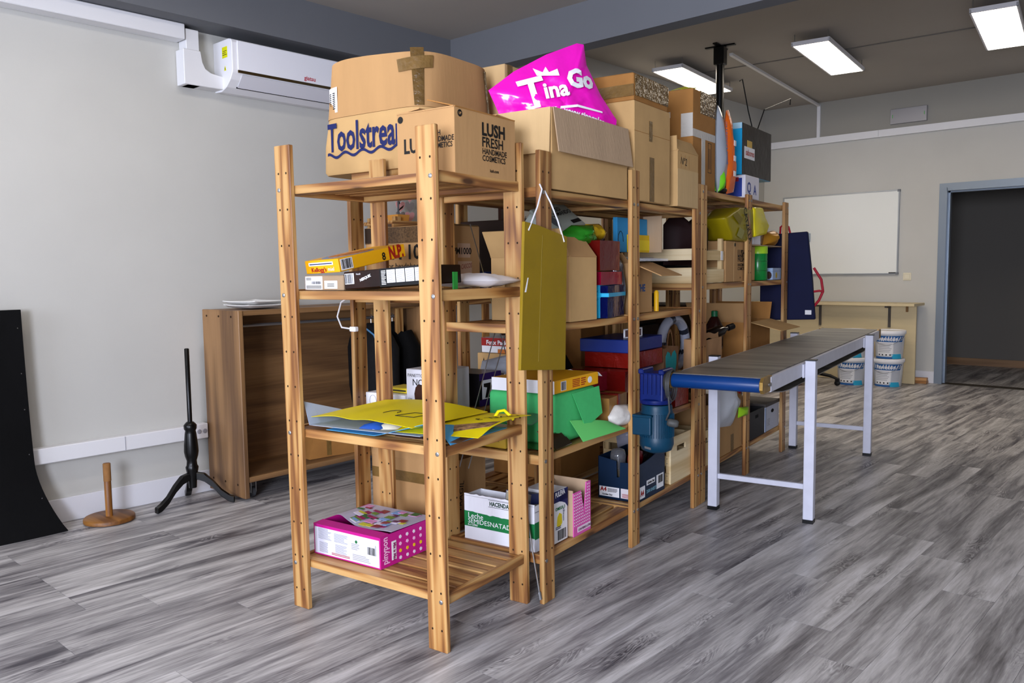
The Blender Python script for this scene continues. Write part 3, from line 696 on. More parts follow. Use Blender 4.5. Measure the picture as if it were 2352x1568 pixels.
t, D = carton('kraft cardboard box behind the huge box, mostly hidden by the pink bag', -.93, 1.06, 1.675, .46, .44, .50, card_light, open_=False)
part(t, 'tape_strip', MB().box(.4605, .4615, .02, .06, .3, .5), tape)
t, D = carton('closed brown box standing far back on the wall side of the row', -.93, 1.60, 1.675, .46, .38, .42, card, open_=False)
panel(t, 'tape_strip', 'R', D, .16, .21, .0, .42, tape)

t, D = carton('open cosmetics box with black capital lettering on the near shelving unit', -.243, .088, 1.572, .245, .345, .212, card, flaps=(('L', .10, -84), ('B', .11, -86), ('F', .11, -88), ('R', .12, -74, card_dark)))
text(t, 'LUSH', .058, 'R', D, .145, .138, ink, bold=.0022); text(t, 'FRESH', .046, 'R', D, .145, .100, ink, bold=.0009)
text(t, 'HANDMADE\nCOSMETICS', .027, 'R', D, .147, .076, ink, bold=.0005, width=.95); text(t, 'lush.com', .0145, 'R', D, .19, .018, ink, bold=.0004)
part(t, 'round_mark', MB().lathe([(.0115, 0), (.0115, .001)], 20).rot(0, 90, 0).move(.2454, .028, .192), ink)
vs, fs = glyphs('UP', .011, .0003); part(t, 'lettering', MB().add([(.2468, .021 + x_, .188 + y_) for x_, y_ in vs], fs), card)
text(t, 'LUSH', .066, 'F', D, .028, .078, ink, bold=.002, width=.8); text(t, 'FRESH\nHANDMADE\nCOSMETICS', .024, 'F', D, .135, .125, ink, bold=.0004, width=.8)
part(t, 'round_mark', MB().lathe([(.0115, 0), (.0115, .001)], 20).rot(90).move(.016, -.0004, .19), ink)

# box with outer flaps folded down, holding the pink carrier bag
t, D = carton('open box with wide flaps folded down, holding the pink bag', -.33, .615, 1.557, .375, .62, .298, card_tan, flaps=(('F', .165, 176, card_light), ('R', .165, 172, card_grey), ('L', .16, 176, card_light), ('B', .16, 178, card_light)))
pink = mat('pink_plastic_film', 'e80fb4', .18, bump=.25, bscale=14, coat=.4)
P0 = (-.3, .78); ang = math.degrees(math.atan2(.34, .30))
t = thingS('carrier_bag', 'shiny magenta plastic carrier bag with white lettering in an open box', 'bag', P0[0], P0[1], 1.60, ang)
ol = [(-.05, .385), (-.01, .30), (.02, .16), (.03, .03), (.25, .012), (.47, .04), (.50, .22), (.505, .285), (.434, .385), (.372, .505), (.36, .588), (.33, .592), (.197, .54), (.057, .465)]
part(t, 'film', MB().pillow(ol, .075, 14, 6, .02, 3), pink, True, angle=60)
def ray_q(ol_, u, v):   # 0 at the middle of the bag, 1 on its seam
    pts = []
    for i in range(len(ol_)):
        for k in range(5): t_ = k / 5; a_, b_ = ol_[i], ol_[(i + 1) % len(ol_)]; pts.append((a_[0] * (1 - t_) + b_[0] * t_, a_[1] * (1 - t_) + b_[1] * t_))
    cx = sum(p[0] for p in pts) / len(pts); cz = sum(p[1] for p in pts) / len(pts); dx, dz = u - cx, v - cz; best = 9.
    for i in range(len(pts)):
        (x0, z0), (x1, z1) = pts[i], pts[(i + 1) % len(pts)]; ex, ez = x1 - x0, z1 - z0; den = dx * ez - dz * ex
        if abs(den) < 1e-9: continue
        t_ = ((x0 - cx) * ez - (z0 - cz) * ex) / den; k = ((x0 - cx) * dz - (z0 - cz) * dx) / den
        if t_ > 0 and -.001 <= k <= 1.001: best = min(best, t_)
    return min(1., 1 / best)
def on_bag(u, v, e=.0): # points on the front of the bag
    q = ray_q(ol, u, v); return (u, -(.075 * (1 - q ** 2.2) + .016 * (1 - q ** 4) + .003 + e), v)
def bagtext(s, size, u, v, turn, bold=.0, width=1.): text(t, s, size, 'F', None, u, v, white_print, bold=bold, turn=turn, width=width, mapf=on_bag)
bagtext('T', .17, .085, .30, 14, .004); bagtext('ina', .09, .165, .345, 10, .003); bagtext('Go', .10, .262, .395, 4, .005); bagtext('www.tinagolopez.com', .032, .24, .292, -12, .001)
part(t, 'white_swash', MB().add([on_bag(.18, .30), on_bag(.30, .315), on_bag(.42, .30), on_bag(.42, .307), on_bag(.30, .325), on_bag(.18, .31)], [(0, 1, 4, 5), (1, 2, 3, 4)]), white_print)
part(t, 'crown_print', MB().add([on_bag(.14, .44), on_bag(.23, .44), on_bag(.225, .47), on_bag(.19, .455), on_bag(.18, .48), on_bag(.165, .455), on_bag(.13, .475)], [(0, 1, 2, 3, 4, 5, 6)]), white_print)

t, D = carton('tall tan cardboard box with taped collar, third stack from the near end', -.30, 1.285, 1.558, .355, .385, .43, card_tan, open_=False)
part(t, 'raised_collar', MB().box(.008, .347, .008, .372, .43, .55).bevel(.004).crumple(.004, 12, 3, 2), card_dark)
part(t, 'collar_tape', MB().box(.3475, .352, .02, .372, .455, .545).crumple(.003, 25, 3), tape_shiny)
part(t, 'collar_tape', MB().box(.0, .35, .003, .0072, .45, .50).crumple(.002, 25, 3), tape)
panel(t, 'tape_strip', 'R', D, .155, .205, .002, .20, tape, e=.0015); panel(t, 'tape_strip', 'R', D, .15, .185, .27, .36, tape, e=.0015)
panel(t, 'fold_line', 'R', D, .0, .385, .30, .302, card_dark, e=.0006)

t, D = carton('low cardboard box marked N 2, squeezed beside the tall taped box', -.2, 1.745, 1.558, .262, .26, .265, card_tan, open_=True, flaps=(('L', .08, 10), ('F', .07, 5), ('R', .075, -30)))
text(t, 'Nº2', .05, 'R', D, .03, .205, ink, turn=-4, skew=.15); panel(t, 'wide_tape', 'R', D, .0, .26, .0, .18, card_light, e=.001)
for k in range(3): part(t, 'crease', MB().box(.263, .2635, .04 + k * .05, .0412 + k * .05, .185, .25), card_dark)

t, D = carton('glossy brown taped box with white tape bands on the far half of the row', -.33, 2.10, 1.672, .325, .325, .515, card_dark, open_=False)
part(t, 'top_wrap', MB().box(.006, .3265, .1, .328, .40, .517).crumple(.002, 20, 2), tape_shiny)
panel(t, 'white_tape', 'F', D, .10, .20, .375, .405, clear_tape, e=.002); panel(t, 'white_tape', 'F', D, .26, .325, .27, .39, clear_tape, e=.002)
panel(t, 'white_tape', 'R', D, .12, .17, .0, .30, clear_tape, e=.002); panel(t, 'white_tape', 'R', D, .0, .32, .27, .31, clear_tape, e=.0015)
m_ = MB()
for q in ((.215, .218, .10, .26), (.262, .265, .10, .26), (.215, .265, .10, .103), (.215, .265, .257, .26), (.228, .232, .12, .23), (.245, .249, .12, .23)): m_.box(.3252, .326, q[0], q[1], q[2], q[3])
part(t, 'arrow_mark', m_, ink)
part(t, 'arrow_mark', MB().prism([(.24, .14), (.30, .14), (.30, .2), (.24, .2)], 'y', -.0006, 0).prism([(.255, .16), (.285, .16), (.27, .185)], 'y', -.0012, -.0006), ink)
part(t, 'yellow_liner', MB().sheet(8, 4, lambda u, v: (.02 + .29 * u, .02 + v * .08, .517 + .025 * v + .008 * math.sin(u * 11))), mat('yellow_film', 'd8d832', .4))

t = thingS('plastic_sack', 'tall white plastic sack with green foot leaning on the brown taped box', 'bag', .0, 2.44, 1.672, 93)
part(t, 'film', MB().pillow([(.0, .0), (.15, .0), (.155, .08), (.09, .30), (.045, .47), (-.0, .48), (-.015, .30)], .035, 8, 4, .006, 2), mat('milky_film', 'aab0b8', .25, alpha=.85), True)
part(t, 'green_print', MB().pillow([(.005, .004), (.08, .004), (.075, .10), (.03, .17), (.005, .1)], .037, 5, 4, .002, 2), mat('lime_print', '6cc41e', .35), True)
text(t, 'BOX LOGISTIC', .035, 'F', None, .07, .16, mat('blue_print', '4d6ea8', .5), bold=.001, turn=96, mapf=lambda u, v: (u, -.041, v))
t = thingS('orange_pouch', 'narrow orange plastic pouch standing between the white sack and blue box', 'bag', .02, 2.52, 1.672, 92)
part(t, 'film', MB().pillow([(.02, .0), (.15, .02), (.165, .1), (.09, .36), (.045, .47), (.0, .46), (.0, .2)], .03, 8, 4, .006, 8), mat('orange_film', 'e0661c', .25, bump=.2), True)
for k in range(3): part(t, 'white_print_patch', MB().box(.05, .085, -.0335, -.031, .10 + k * .085, .13 + k * .085), white_print)
tag(new('black_foil_scrap', MB().pillow([(0, 0), (.12, 0), (.13, .03), (.06, .05), (0, .03)], .03, 5, 3, .01, 3).mesh('black_foil_scrap', black_gloss, True), None, S(.0, 2.46, 1.672), TS + R(95)), 'crumpled black foil scrap under the white sack', 'scrap')

t, D = carton('blue and black glossy box with shrink film on top of small packets', -.33, 2.85, 1.812, .33, .565, .305, mat('cyan_card', '1b9cd0', .3), open_=False)
panel(t, 'black_side', 'R', D, .002, .563, .002, .303, mat('smoky_black_film', '241a10', .3, bump=.4, bscale=12, spec=.12), e=.002)
text(t, 'sabores', .05, 'R', D, .06, .12, mat('red_print', 'b8453a', .4), bold=.001, e=.005)
panel(t, 'white_badge', 'R', D, .04, .23, .10, .17, white_print, e=.003); panel(t, 'yellow_badge', 'R', D, .09, .18, .17, .21, mat('mustard_print', 'c9a13a', .4), e=.003)
part(t, 'dark_button', MB().box(.20, .235, -.004, 0, .09, .125), mat('dark_brown', '5a4636', .5)); part(t, 'clear_tape', MB().box(.23, .33, -.002, -.0006, .27, .304), mat('clear_film', 'a8cfe0', .1))
t = thingS('wire_hanger', 'two bent black wire rods sticking up from the blue box', 'wire', -.12, 3.40, 2.118)
part(t, 'wire', MB().tube([(-.0, .05, 0), (-.02, -.02, .16), (-.02, -.14, .34), (-.02, -.19, .32)], .004, 6), black)
part(t, 'wire', MB().tube([(.0, .06, 0), (.01, .22, .2), (.02, .80, .365), (.02, .79, .32)], .004, 6), black)
part(t, 'blue_clip', MB().box(-.015, .015, .03, .08, 0, .02).bevel(.004), mat('blue_plastic', '2b4fb0', .4))
t, D = carton('white and blue packet under the blue box, nearest of two', -.22, 2.86, 1.672, .24, .26, .138, mat('white_pack', 'dcd9e0', .4), open_=False)
panel(t, 'blue_print', 'F', D, .12, .22, .01, .12, mat('cobalt_print', '2a3f8f', .4)); text(t, 'Q', .09, 'R', D, .03, .035, mat('cobalt_print', '2a3f8f', .4), bold=.002); text(t, 'A', .08, 'R', D, .15, .03, mat('cobalt_print', '2a3f8f', .4), bold=.002); panel(t, 'red_tab', 'F', D, .17, .2, .1, .125, mat('red_print2', 'b82a2a', .4))
t = thingS('snack_packet', 'yellow blue and red snack packet under the blue box, far one', 'packet', -.12, 3.18, 1.672, 88)
part(t, 'film', MB().pillow([(0, 0), (.27, 0), (.27, .13), (.0, .135)], .05, 6, 4, .008, 5), mat('yellow_pack', 'd9c321', .3, bump=.2), True)
part(t, 'blue_print', MB().box(.05, .11, -.058, -.052, .06, .12), mat('cobalt_print', '2a3f8f', .4)); part(t, 'red_print', MB().box(.02, .06, -.057, -.05, .01, .055), mat('red_print2', 'b82a2a', .4)); part(t, 'pale_print', MB().box(.06, .10, -.059, -.054, .02, .06), white_print)

# ------------------------------------------------------------------ near unit: second shelf
ZS = 1.194
t = thingS('cereal_box', 'yellow cereal box lying tilted on top of two smaller boxes', 'box', -.668, .05, ZS + .058, 0)
dm = (.172, .36, .048); yel = mat('cereal_yellow', 'e9a90e', .45); redm = mat('cereal_red', '9c1a14', .5)
rt = new('carton', MB().box(0, dm[0], 0, dm[1], 0, dm[2]).bevel(.002).mesh('carton', yel), t, rot=(R(9.5), R(-2), 0))
def sub(parent, name, mb, m): return part(parent, name, mb, m)
sub(rt, 'bowl_print', MB().prism([(.085 + .07 * math.cos(k * .35), .14 + .12 * math.sin(k * .35)) for k in range(18)], 'z', dm[2] + .0004, dm[2] + .001), mat('blue_bowl_print', '7b8fae', .5))
sub(rt, 'flake_print', MB().prism([(.085 + .055 * math.cos(k * .45), .15 + .10 * math.sin(k * .45)) for k in range(14)], 'z', dm[2] + .001, dm[2] + .0016), mat('flake_orange', 'c77b2c', .6, var=.5, scale=60))
text(rt, "Kellogg's", .022, 'F', dm, .03, .006, redm, bold=.0006); text(rt, 'miel', .02, 'F', dm, .115, .007, white_print)
panel(rt, 'nutrition_strip', 'F', dm, .02, .145, .028, .040, white_print); lines(rt, 'F', dm, .025, .14, .030, .038, 1, navy_ink, 2)
panel(rt, 'white_window', 'R', dm, .01, .07, .004, .044, white_print); barcode(rt, 'R', dm, .014, .066, .008, .042, 12, 3)
text(rt, 'N.P.', .066, 'R', dm, .265, .004, redm, bold=.003, width=.72); text(rt, '8', .04, 'R', dm, .225, .006, ink, bold=.001)
t, D = carton('small brown carton with white stickers at the left end of the second shelf', -.662, .032, ZS, .20, .20, .053, mat('taupe_card', '9c8468', .75), open_=False)
panel(t, 'sticker', 'F', D, .006, .095, .003, .05, white_print); lines(t, 'F', D, .012, .09, .006, .018, 2, ink, 2); barcode(t, 'F', D, .04, .088, .022, .032, 16, 4); lines(t, 'F', D, .012, .04, .036, .046, 2, ink, 5)
panel(t, 'sticker', 'F', D, .105, .17, .006, .034, white_print); lines(t, 'F', D, .12, .155, .012, .026, 3, ink, 2)
t, D = carton('dark chocolate-brown cereal box with white nutrition panels on the second shelf', -.46, .035, ZS + .002, .375, .19, .062, mat('chocolate_card', '1f0c06', .35, var=.5, scale=6), r=0, open_=False, name='chocolate_box')
t.rotation_euler[1] = R(-3.2)
panel(t, 'barcode_panel', 'F', D, .006, .05, .018, .055, white_print); barcode(t, 'F', D, .008, .048, .02, .053, 12, 6)
text(t, 'NESQUIK', .013, 'F', D, .08, .024, white_print, turn=16, bold=.0005); text(t, 'Nestlé', .008, 'F', D, .062, .048, white_print)
panel(t, 'black_end', 'F', D, .172, .375, .0, .062, black); lines(t, 'F', D, .18, .20, .006, .056, 10, white_print, 3)
for k in range(4): panel(t, 'nutrition_panel', 'F', D, .205 + k * .042, .243 + k * .042, .012, .056, white_print, e=.0012); lines(t, 'F', D, .208 + k * .042, .24 + k * .042, .014, .054, 11, grey_print, k)
t = thingS('padded_envelope', 'crumpled white plastic mailing bag lying on the second shelf', 'bag', -.33, .235, ZS, 3)
part(t, 'film', MB().pillow([(0, .02), (.2, 0), (.36, .02), (.39, .12), (.34, .225), (.18, .21), (0, .19)], .024, 10, 5, .008, 4).rot(-90).move(0, .0, .027), mat('white_poly', 'eae8ea', .3), True)
t = tag(new('green_folder', MB().box(0, .006, 0, .022, 0, .06).mesh('green_folder', mat('green_card', '2f9a3c', .5)), None, S(-.06, .14, ZS), TS), 'thin bright green folder edge standing on the second shelf', 'folder')

# ------------------------------------------------------------------ near unit: third shelf, sheets of card
def sheet_thing(name, label, cat, a, b, z, r, lx_, ly_, fn, m, th=.0015, nu=22, nv=14):
    return singleS(name, label, cat, MB().sheet(nu, nv, lambda u, v: (u * lx_, v * ly_, fn(u, v)), th), m, a, b, z, r, True, angle=70)
ZT = .687
sheet_thing('blue_poster', 'light blue card sheet curling up beside the near post under the yellow cards', 'poster', -.56, .02, ZT, 2, .56, .34, lambda u, v: .004 + .07 * max(0, u - .42) * (1 - v) * 2.2 * (1 if u < .85 else max(0, (1 - u) / .15)), mat('light_blue_card', '4fa3d6', .6))
sheet_thing('grey_poster', 'pale grey-blue paper sheet lowest on the third shelf, left edge curling up', 'poster', -.675, .022, ZT, 0, .56, .20, lambda u, v: .012 + .012 * u * (1 - v) + 42 * max(0, .045 - u) ** 2 * (1 - .7 * v), mat('pale_grey_paper', 'a9b4c6', .6))
yc = mat('yellow_card', 'ecd80c', .55)
t = thingS('yellow_poster', 'yellow card sheet with curled front edge left of the near post', 'poster', -.68, .04, ZT + .028, -3)
def ycurl(u, v): return (u * .54, v * .40, .008 + .026 * math.sin(u * 3.1) * (1 - v * .3) + .012 * v + .05 * max(0, u - .72) * (1 - v) - .01 * math.exp(-((u - .45) / .12) ** 2) * (1 - v))
part(t, 'sheet', MB().sheet(26, 16, ycurl), yc, True, angle=70)
def onsheet(fn, sx, sy): return lambda u, v: tuple(Vector(fn(u / sx, v / sy)) + Vector((0, 0, .002)))
text(t, 'cañas', .05, 'T', None, .42, .30, ink, turn=172, mapf=onsheet(ycurl, .54, .40), skew=.2)
part(t, 'sketch_line', MB().tube([onsheet(ycurl, .54, .4)(.30 + .03 * math.cos(q), .14 + .04 * math.sin(q)) for q in [k * .5 for k in range(8)]], .0012, 5), ink)
part(t, 'sketch_line', MB().tube([onsheet(ycurl, .54, .4)(x_, y_) for x_, y_ in ((.36, .10), (.43, .12), (.44, .20), (.38, .18), (.36, .10))], .0012, 5), ink)
t = thingS('yellow_poster', 'yellow card sheet lettered NIVEL 3 right of the near post', 'poster', -.26, .05, ZT + .022, 6)
def ycurl2(u, v): return (u * .34, v * .38, .012 + .014 * math.sin(v * 3) * u + .006 * u - .012 * math.exp(-((v - 0) / .15) ** 2))
part(t, 'sheet', MB().sheet(16, 16, ycurl2), yc, True, angle=70)
text(t, 'NIVEL 3', .05, 'T', None, .31, .33, ink, turn=-128, bold=.0008, mapf=onsheet(ycurl2, .34, .38))
part(t, 'printed_patch', MB().sheet(10, 4, lambda u, v: tuple(Vector(ycurl2(.55 + .42 * u, .04 + .20 * v + .2 * u)) + Vector((0, 0, .0018)))), mat('colour_print_patch', '8a6a4a', .5, var=.9, scale=50))
part(t, 'black_patch', MB().sheet(3, 3, lambda u, v: tuple(Vector(ycurl2(.28 + .10 * u, .34 + .08 * v)) + Vector((0, 0, .0018)))), ink)
sheet_thing('photo_print', 'curled colour photo print under the right yellow card', 'print', -.235, .03, ZT + .004, 4, .26, .22, lambda u, v: .008 + .012 * v, mat('brown_photo', '5b4030', .4, var=.8, scale=18))
for k, (a_, b_, c_, lab) in enumerate(((-.42, .045, '2451a8', 'crumpled blue tissue scrap between the yellow card and grey paper'), (-.36, .05, 'd9d3c4', 'crumpled cream paper scrap between the yellow card and grey paper'))):
    tag(new('paper_scrap', MB().pillow([(0, 0), (.09, .01), (.10, .06), (.04, .08), (0, .05)], .012, 5, 3, .008, k).rot(-80).mesh('paper_scrap', mat('scrap_' + c_, c_, .5), True), None, S(a_, b_, ZT + .018), TS + R(20 * k)), lab, 'scrap')
tag(new('yellow_ribbon', MB().tube([(0, 0, 0), (.01, .02, .03), (.03, .03, .035), (.05, .035, .018), (.055, .05, 0)], .006, 6).mesh('yellow_ribbon', yc, True), None, S(-.06, .36, ZT + .03), TS), 'curled strip of yellow card at the back of the third shelf', 'strip')

# ------------------------------------------------------------------ near unit: bottom shelf, toy box
t, D = carton('magenta and white toy box with torn picture lid on the bottom shelf', -.705, .075, .19, .345, .30, .118, mat('magenta_card', 'bf1784', .45), name='toy_box', open_=True, flaps=(('F', .05, -87),))
panel(t, 'white_front', 'F', D, .006, .339, .005, .106, mat('cool_white_card', 'd6d6e4', .5))
for k, q in enumerate(((.025, .095, .062, .104), (.11, .18, .062, .096), (.03, .075, .012, .052), (.115, .175, .02, .055))): lines(t, 'F', D, *q, 10, grey_print, k)
lines(t, 'F', D, .095, .19, .010, .02, 2, redm, 3); lines(t, 'F', D, .205, .295, .012, .036, 4, grey_print, 9); panel(t, 'barcode_panel', 'F', D, .278, .325, .045, .085, white_print); barcode(t, 'F', D, .282, .322, .046, .074, 14, 9)
part(t, 'recycling_mark', MB().lathe([(.006, 0), (.006, .001)], 12).rot(90).move(.225, -.0006, .082), mat('green_mark', '1f6b3a', .5)); lines(t, 'F', D, .20, .24, .05, .075, 4, grey_print, 4)
def lid(u, v): return (.01 + u * .333, .06 + .05 * max(0, 1 - u * 2.2) + v * (.238 - .05 * max(0, 1 - u * 2.2)), .1195 + .008 * math.exp(-((u - .1) / .12) ** 2) * (1 - v) + .004 * (1 - v) * math.sin(u * 8))
part(t, 'picture_lid', MB().sheet(20, 12, lid), mat('toy_picture', 'b8b4c8', .4, var=.0), True, angle=70)
rp_ = random.Random(3); cols = ['9a1f5a', 'c9c23c', '2f6b3c', '7fa6d6', '5c2a50', 'd98fbf', 'e0d8ea', '6a8a3a', '8a2a3a']
for k in range(46):
    u, v = rp_.uniform(.02, .84), rp_.uniform(.03, .84); du, dv = rp_.uniform(.06, .15), rp_.uniform(.06, .15); c_ = cols[k % 9]
    part(t, 'lid_picture_patch', MB().sheet(2, 2, lambda a_, b_: tuple(Vector(lid(u + du * a_, v + dv * b_)) + Vector((0, 0, .0012 + .0001 * k)))), mat('toy_' + c_, c_, .4))
text(t, 'pinypon', .042, 'R', D, .036, .012, mat('pale_pink_print', 'f0b8dc', .4), turn=90, bold=.001, width=.75); panel(t, 'white_bubble', 'R', D, .058, .082, .018, .088, white_print, e=.0012)
text(t, 'Mix is Max', .019, 'R', D, .066, .082, mat('magenta_ink', '8a1060', .5), turn=-90, bold=.0008, e=.0022, width=.8)
for i in range(5):
    for j in range(4):
        c_ = ('e8d8ea', 'e9c21e', 'f0b8dc')[(i * 3 + j) % 3]; u, v = .105 + i * .038, .016 + j * .026
        part(t, 'confetti_mark', MB().prism([(u + .0075 * math.cos(q * 1.257 + i), v + .0075 * math.sin(q * 1.257 + i)) for q in range(5)], 'x', .3452, .3464), mat('confetti_' + c_, c_, .5))

# ------------------------------------------------------------------ second unit: bottom shelf
ZB = .182
milk_w = mat('white_corrugated', 'd9d9de', .55, bump=.1, bscale=90, stretch=(1, 1, .05)); milk_g = mat('milk_green', '13703a', .5)
t, D = carton('open white milk carton with green band, torn top, near end of the row', -.335, .537, ZB, .335, .112, .18, milk_w, flaps=(), name='milk_box', group=None)
part(t, 'torn_rim', MB().prism([(0, .178)] + [(.335 * k / 22, .187 + .006 * noise.noise(Vector((k * .9, 0, 0)))) for k in range(23)] + [(.335, .178)], 'y', 0, .004), milk_w)
part(t, 'green_band', MB().prism([(0, .055), (.335, .055)] + [(.335 - .335 * k / 24, .112 + .006 * noise.noise(Vector((k * 1.3, 5, 0))) + .012 * max(0, k / 24 - .6)) for k in range(25)], 'y', -.0008, -.0001), milk_g)
panel(t, 'green_band', 'R', D, .0, .112, .05, .115, milk_g); part(t, 'lid_fold', MB().box(.336, .338, .0, .112, .155, .158), grey_print)
text(t, 'Leche', .032, 'F', D, .018, .090, white_print); text(t, 'SEMIDESNATADA', .027, 'F', D, .018, .069, white_print, width=1.08); text(t, '6 x 1 LITRO', .0095, 'F', D, .018, .0595, white_print, bold=.0003)
text(t, 'HACENDADO', .024, 'F', D, .125, .153, mat('dark_green_ink', '1c3a2c', .5), bold=.0008, width=.8); panel(t, 'brand_rule', 'F', D, .12, .27, .147, .1485, ink); panel(t, 'brand_rule', 'F', D, .12, .27, .175, .1765, ink)
t = thingS('milk_carton', 'blue and white milk carton box lying on its side in the milk box', 'carton', -.15, .548, ZB + .13, 0)
part(t, 'body', MB().box(0, .12, 0, .08, 0, .09).bevel(.002).rot(-12), mat('cream_pack', 'cfc6a8', .5)); part(t, 'blue_print', MB().box(.0, .1205, .0, .0805, .05, .0905).rot(-12), mat('navy_pack', '1c2558', .4))
t, D = carton('white and navy carton with yellow plant print, standing behind the near right post', -.12, .655, ZB, .135, .105, .21, white_print, open_=False, name='omega_carton')
panel(t, 'blue_top', 'R', D, .0, .105, .165, .21, navy_ink, e=.001); text(t, 'PULEVA', .028, 'R', D, .008, .185, white_print, bold=.001, turn=4, e=.002, width=.75)
part(t, 'blue_curve', MB().prism([(.105, .20), (.105, .13), (.085, .15), (.06, .16), (.04, .165), (.04, .2)], 'x', .1352, .136), navy_ink)
text(t, 'OMEGA 3', .017, 'R', D, .01, .132, milk_g, bold=.0006); part(t, 'yellow_plant', MB().prism([(.02, .07), (.04, .06), (.06, .075), (.058, .11), (.04, .12), (.025, .105)], 'x', .1352, .136), mat('yellow_print', 'd9c51e', .5))
barcode(t, 'R', D, .025, .09, .01, .05, 14, 12); lines(t, 'R', D, .01, .05, .055, .068, 2, navy_ink, 3); text(t, 'omega', .02, 'R', D, .075, .08, navy_ink, turn=90)
pk = mat('pink_pattern_card', 'd85aa6', .5)
t = thingS('pink_carton', 'pink dotted carton cut open in a V, next to the white and navy carton', 'carton', -.14, .775, ZB)
m_ = MB().box(0, .17, 0, .004, 0, .19).box(0, .004, .004, .14, 0, .19).box(0, .17, .136, .14, 0, .205).box(0, .17, 0, .14, 0, .004)
part(t, 'body', m_, card_grey); part(t, 'cut_side', MB().prism([(0, 0), (.14, 0), (.14, .205), (.105, .205), (.088, .08), (.06, .18), (.0, .18)], 'x', .17, .174), pk)
dt = MB()
for i in range(10):
    for j in range(13):
        u, v = .006 + i * .0135, .045 + j * .0125
        if v < (.17 if u < .06 else (.08 + (u - .088) * 7 if u > .088 else .17 - (u - .06) * 3.3)): dt.prism([(u, v + .003), (u + .004, v), (u, v - .003), (u - .004, v)], 'x', .1742, .1748)
o = part(t, 'white_dots', dt, white_print); o['kind'] = 'stuff'
panel(t, 'white_label', 'R', (.174, 0, 0), .03, .138, .012, .034, mat('pale_pink_label', 'e9cfe0', .5)); text(t, 'CONTIENE 6 LITROS', .012, 'R', (.174, 0, 0), .034, .018, mat('plum_ink', '5a2048', .5), e=.002, bold=.0004)
a4n = mat('navy_card', '071f38', .4)
t = thingS('paper_box', 'navy blue copy-paper box with A4 labels, filled with jars and bags', 'box', -.165, 1.352, ZB)
D = (.205, .30, .205); m_ = MB().box(0, .205, 0, .3, 0, .004).box(0, .004, 0, .3, 0, .2).box(0, .205, .296, .3, 0, .2)
part(t, 'body', m_, a4n)
part(t, 'front_wall', MB().prism([(0, 0), (.205, 0), (.205, .185), (.115, .18), (.112, .11), (.098, .108), (.095, .185), (.0, .2)], 'y', 0, .004), a4n)
part(t, 'side_wall', MB().prism([(0, 0), (.30, 0), (.30, .225)] + [(.3 - .3 * k / 10, .175 + .05 * (1 - k / 10) ** 2) for k in range(11)], 'x', .201, .205), a4n)
panel(t, 'label', 'F', D, .006, .11, .012, .058, white_print); text(t, 'A4', .028, 'F', D, .012, .036, redm, bold=.001, e=.002); lines(t, 'F', D, .05, .10, .034, .052, 3, ink, 3); text(t, 'Golden Star', .011, 'F', D, .022, .018, ink, bold=.0004, e=.002)
panel(t, 'label', 'F', D, .118, .2, .012, .058, mat('pinkish_label', 'd8cfd2', .5)); lines(t, 'F', D, .125, .19, .015, .035, 4, redm, 7)
panel(t, 'label', 'R', D, .02, .075, .012, .068, white_print); text(t, 'A4', .034, 'R', D, .026, .026, redm, bold=.0016, e=.002, width=.9); panel(t, 'label', 'R', D, .095, .185, .062, .085, white_print); text(t, 'Golden Star', .016, 'R', D, .1, .068, ink, bold=.0006, e=.002)
text(t, '2500 SHEETS', .021, 'R', D, .09, .026, mat('pale_cyan_ink', '7fb3c4', .5), bold=.0006, e=.0012); panel(t, 'label', 'R', D, .205, .285, .02, .088, white_print); barcode(t, 'R', D, .222, .275, .045, .082, 14, 8)
t = thingS('glass_jar', 'clear glass jar with gold lid standing in the navy paper box', 'jar', -.10, 1.43, ZB + .006)
part(t, 'glass', MB().lathe([(.03, .0), (.034, .01), (.036, .16), (.038, .19), (.03, .215), (.012, .222)], 20), mat('clear_glass', 'd8d8dc', .05, trans=.9), True); part(t, 'contents', MB().lathe([(.028, .004), (.031, .1), (.01, .12)], 16), mat('gold_paper', '9c8038', .5), True)
t = singleS('black_plastic_bag', 'crumpled black plastic bag in the navy paper box', 'bag', MB().pillow([(0, 0), (.15, 0), (.16, .14), (.1, .21), (.03, .2), (-.01, .12)], .05, 7, 4, .02, 3), mat('black_film', '0a0a0b', .25, bump=.4, bscale=20), -.13, 1.56, ZB + .006, 20, True)
t = singleS('red_wrapper', 'shiny dark red wrapper sticking out of the navy paper box', 'wrapper', MB().pillow([(0, 0), (.11, 0), (.12, .2), (.05, .225), (0, .2)], .025, 7, 4, .012, 6), mat('dark_red_foil', '7a0f16', .22, metal=.4, bump=.4, bscale=20), -.035, 1.40, ZB + .006, 80, True)
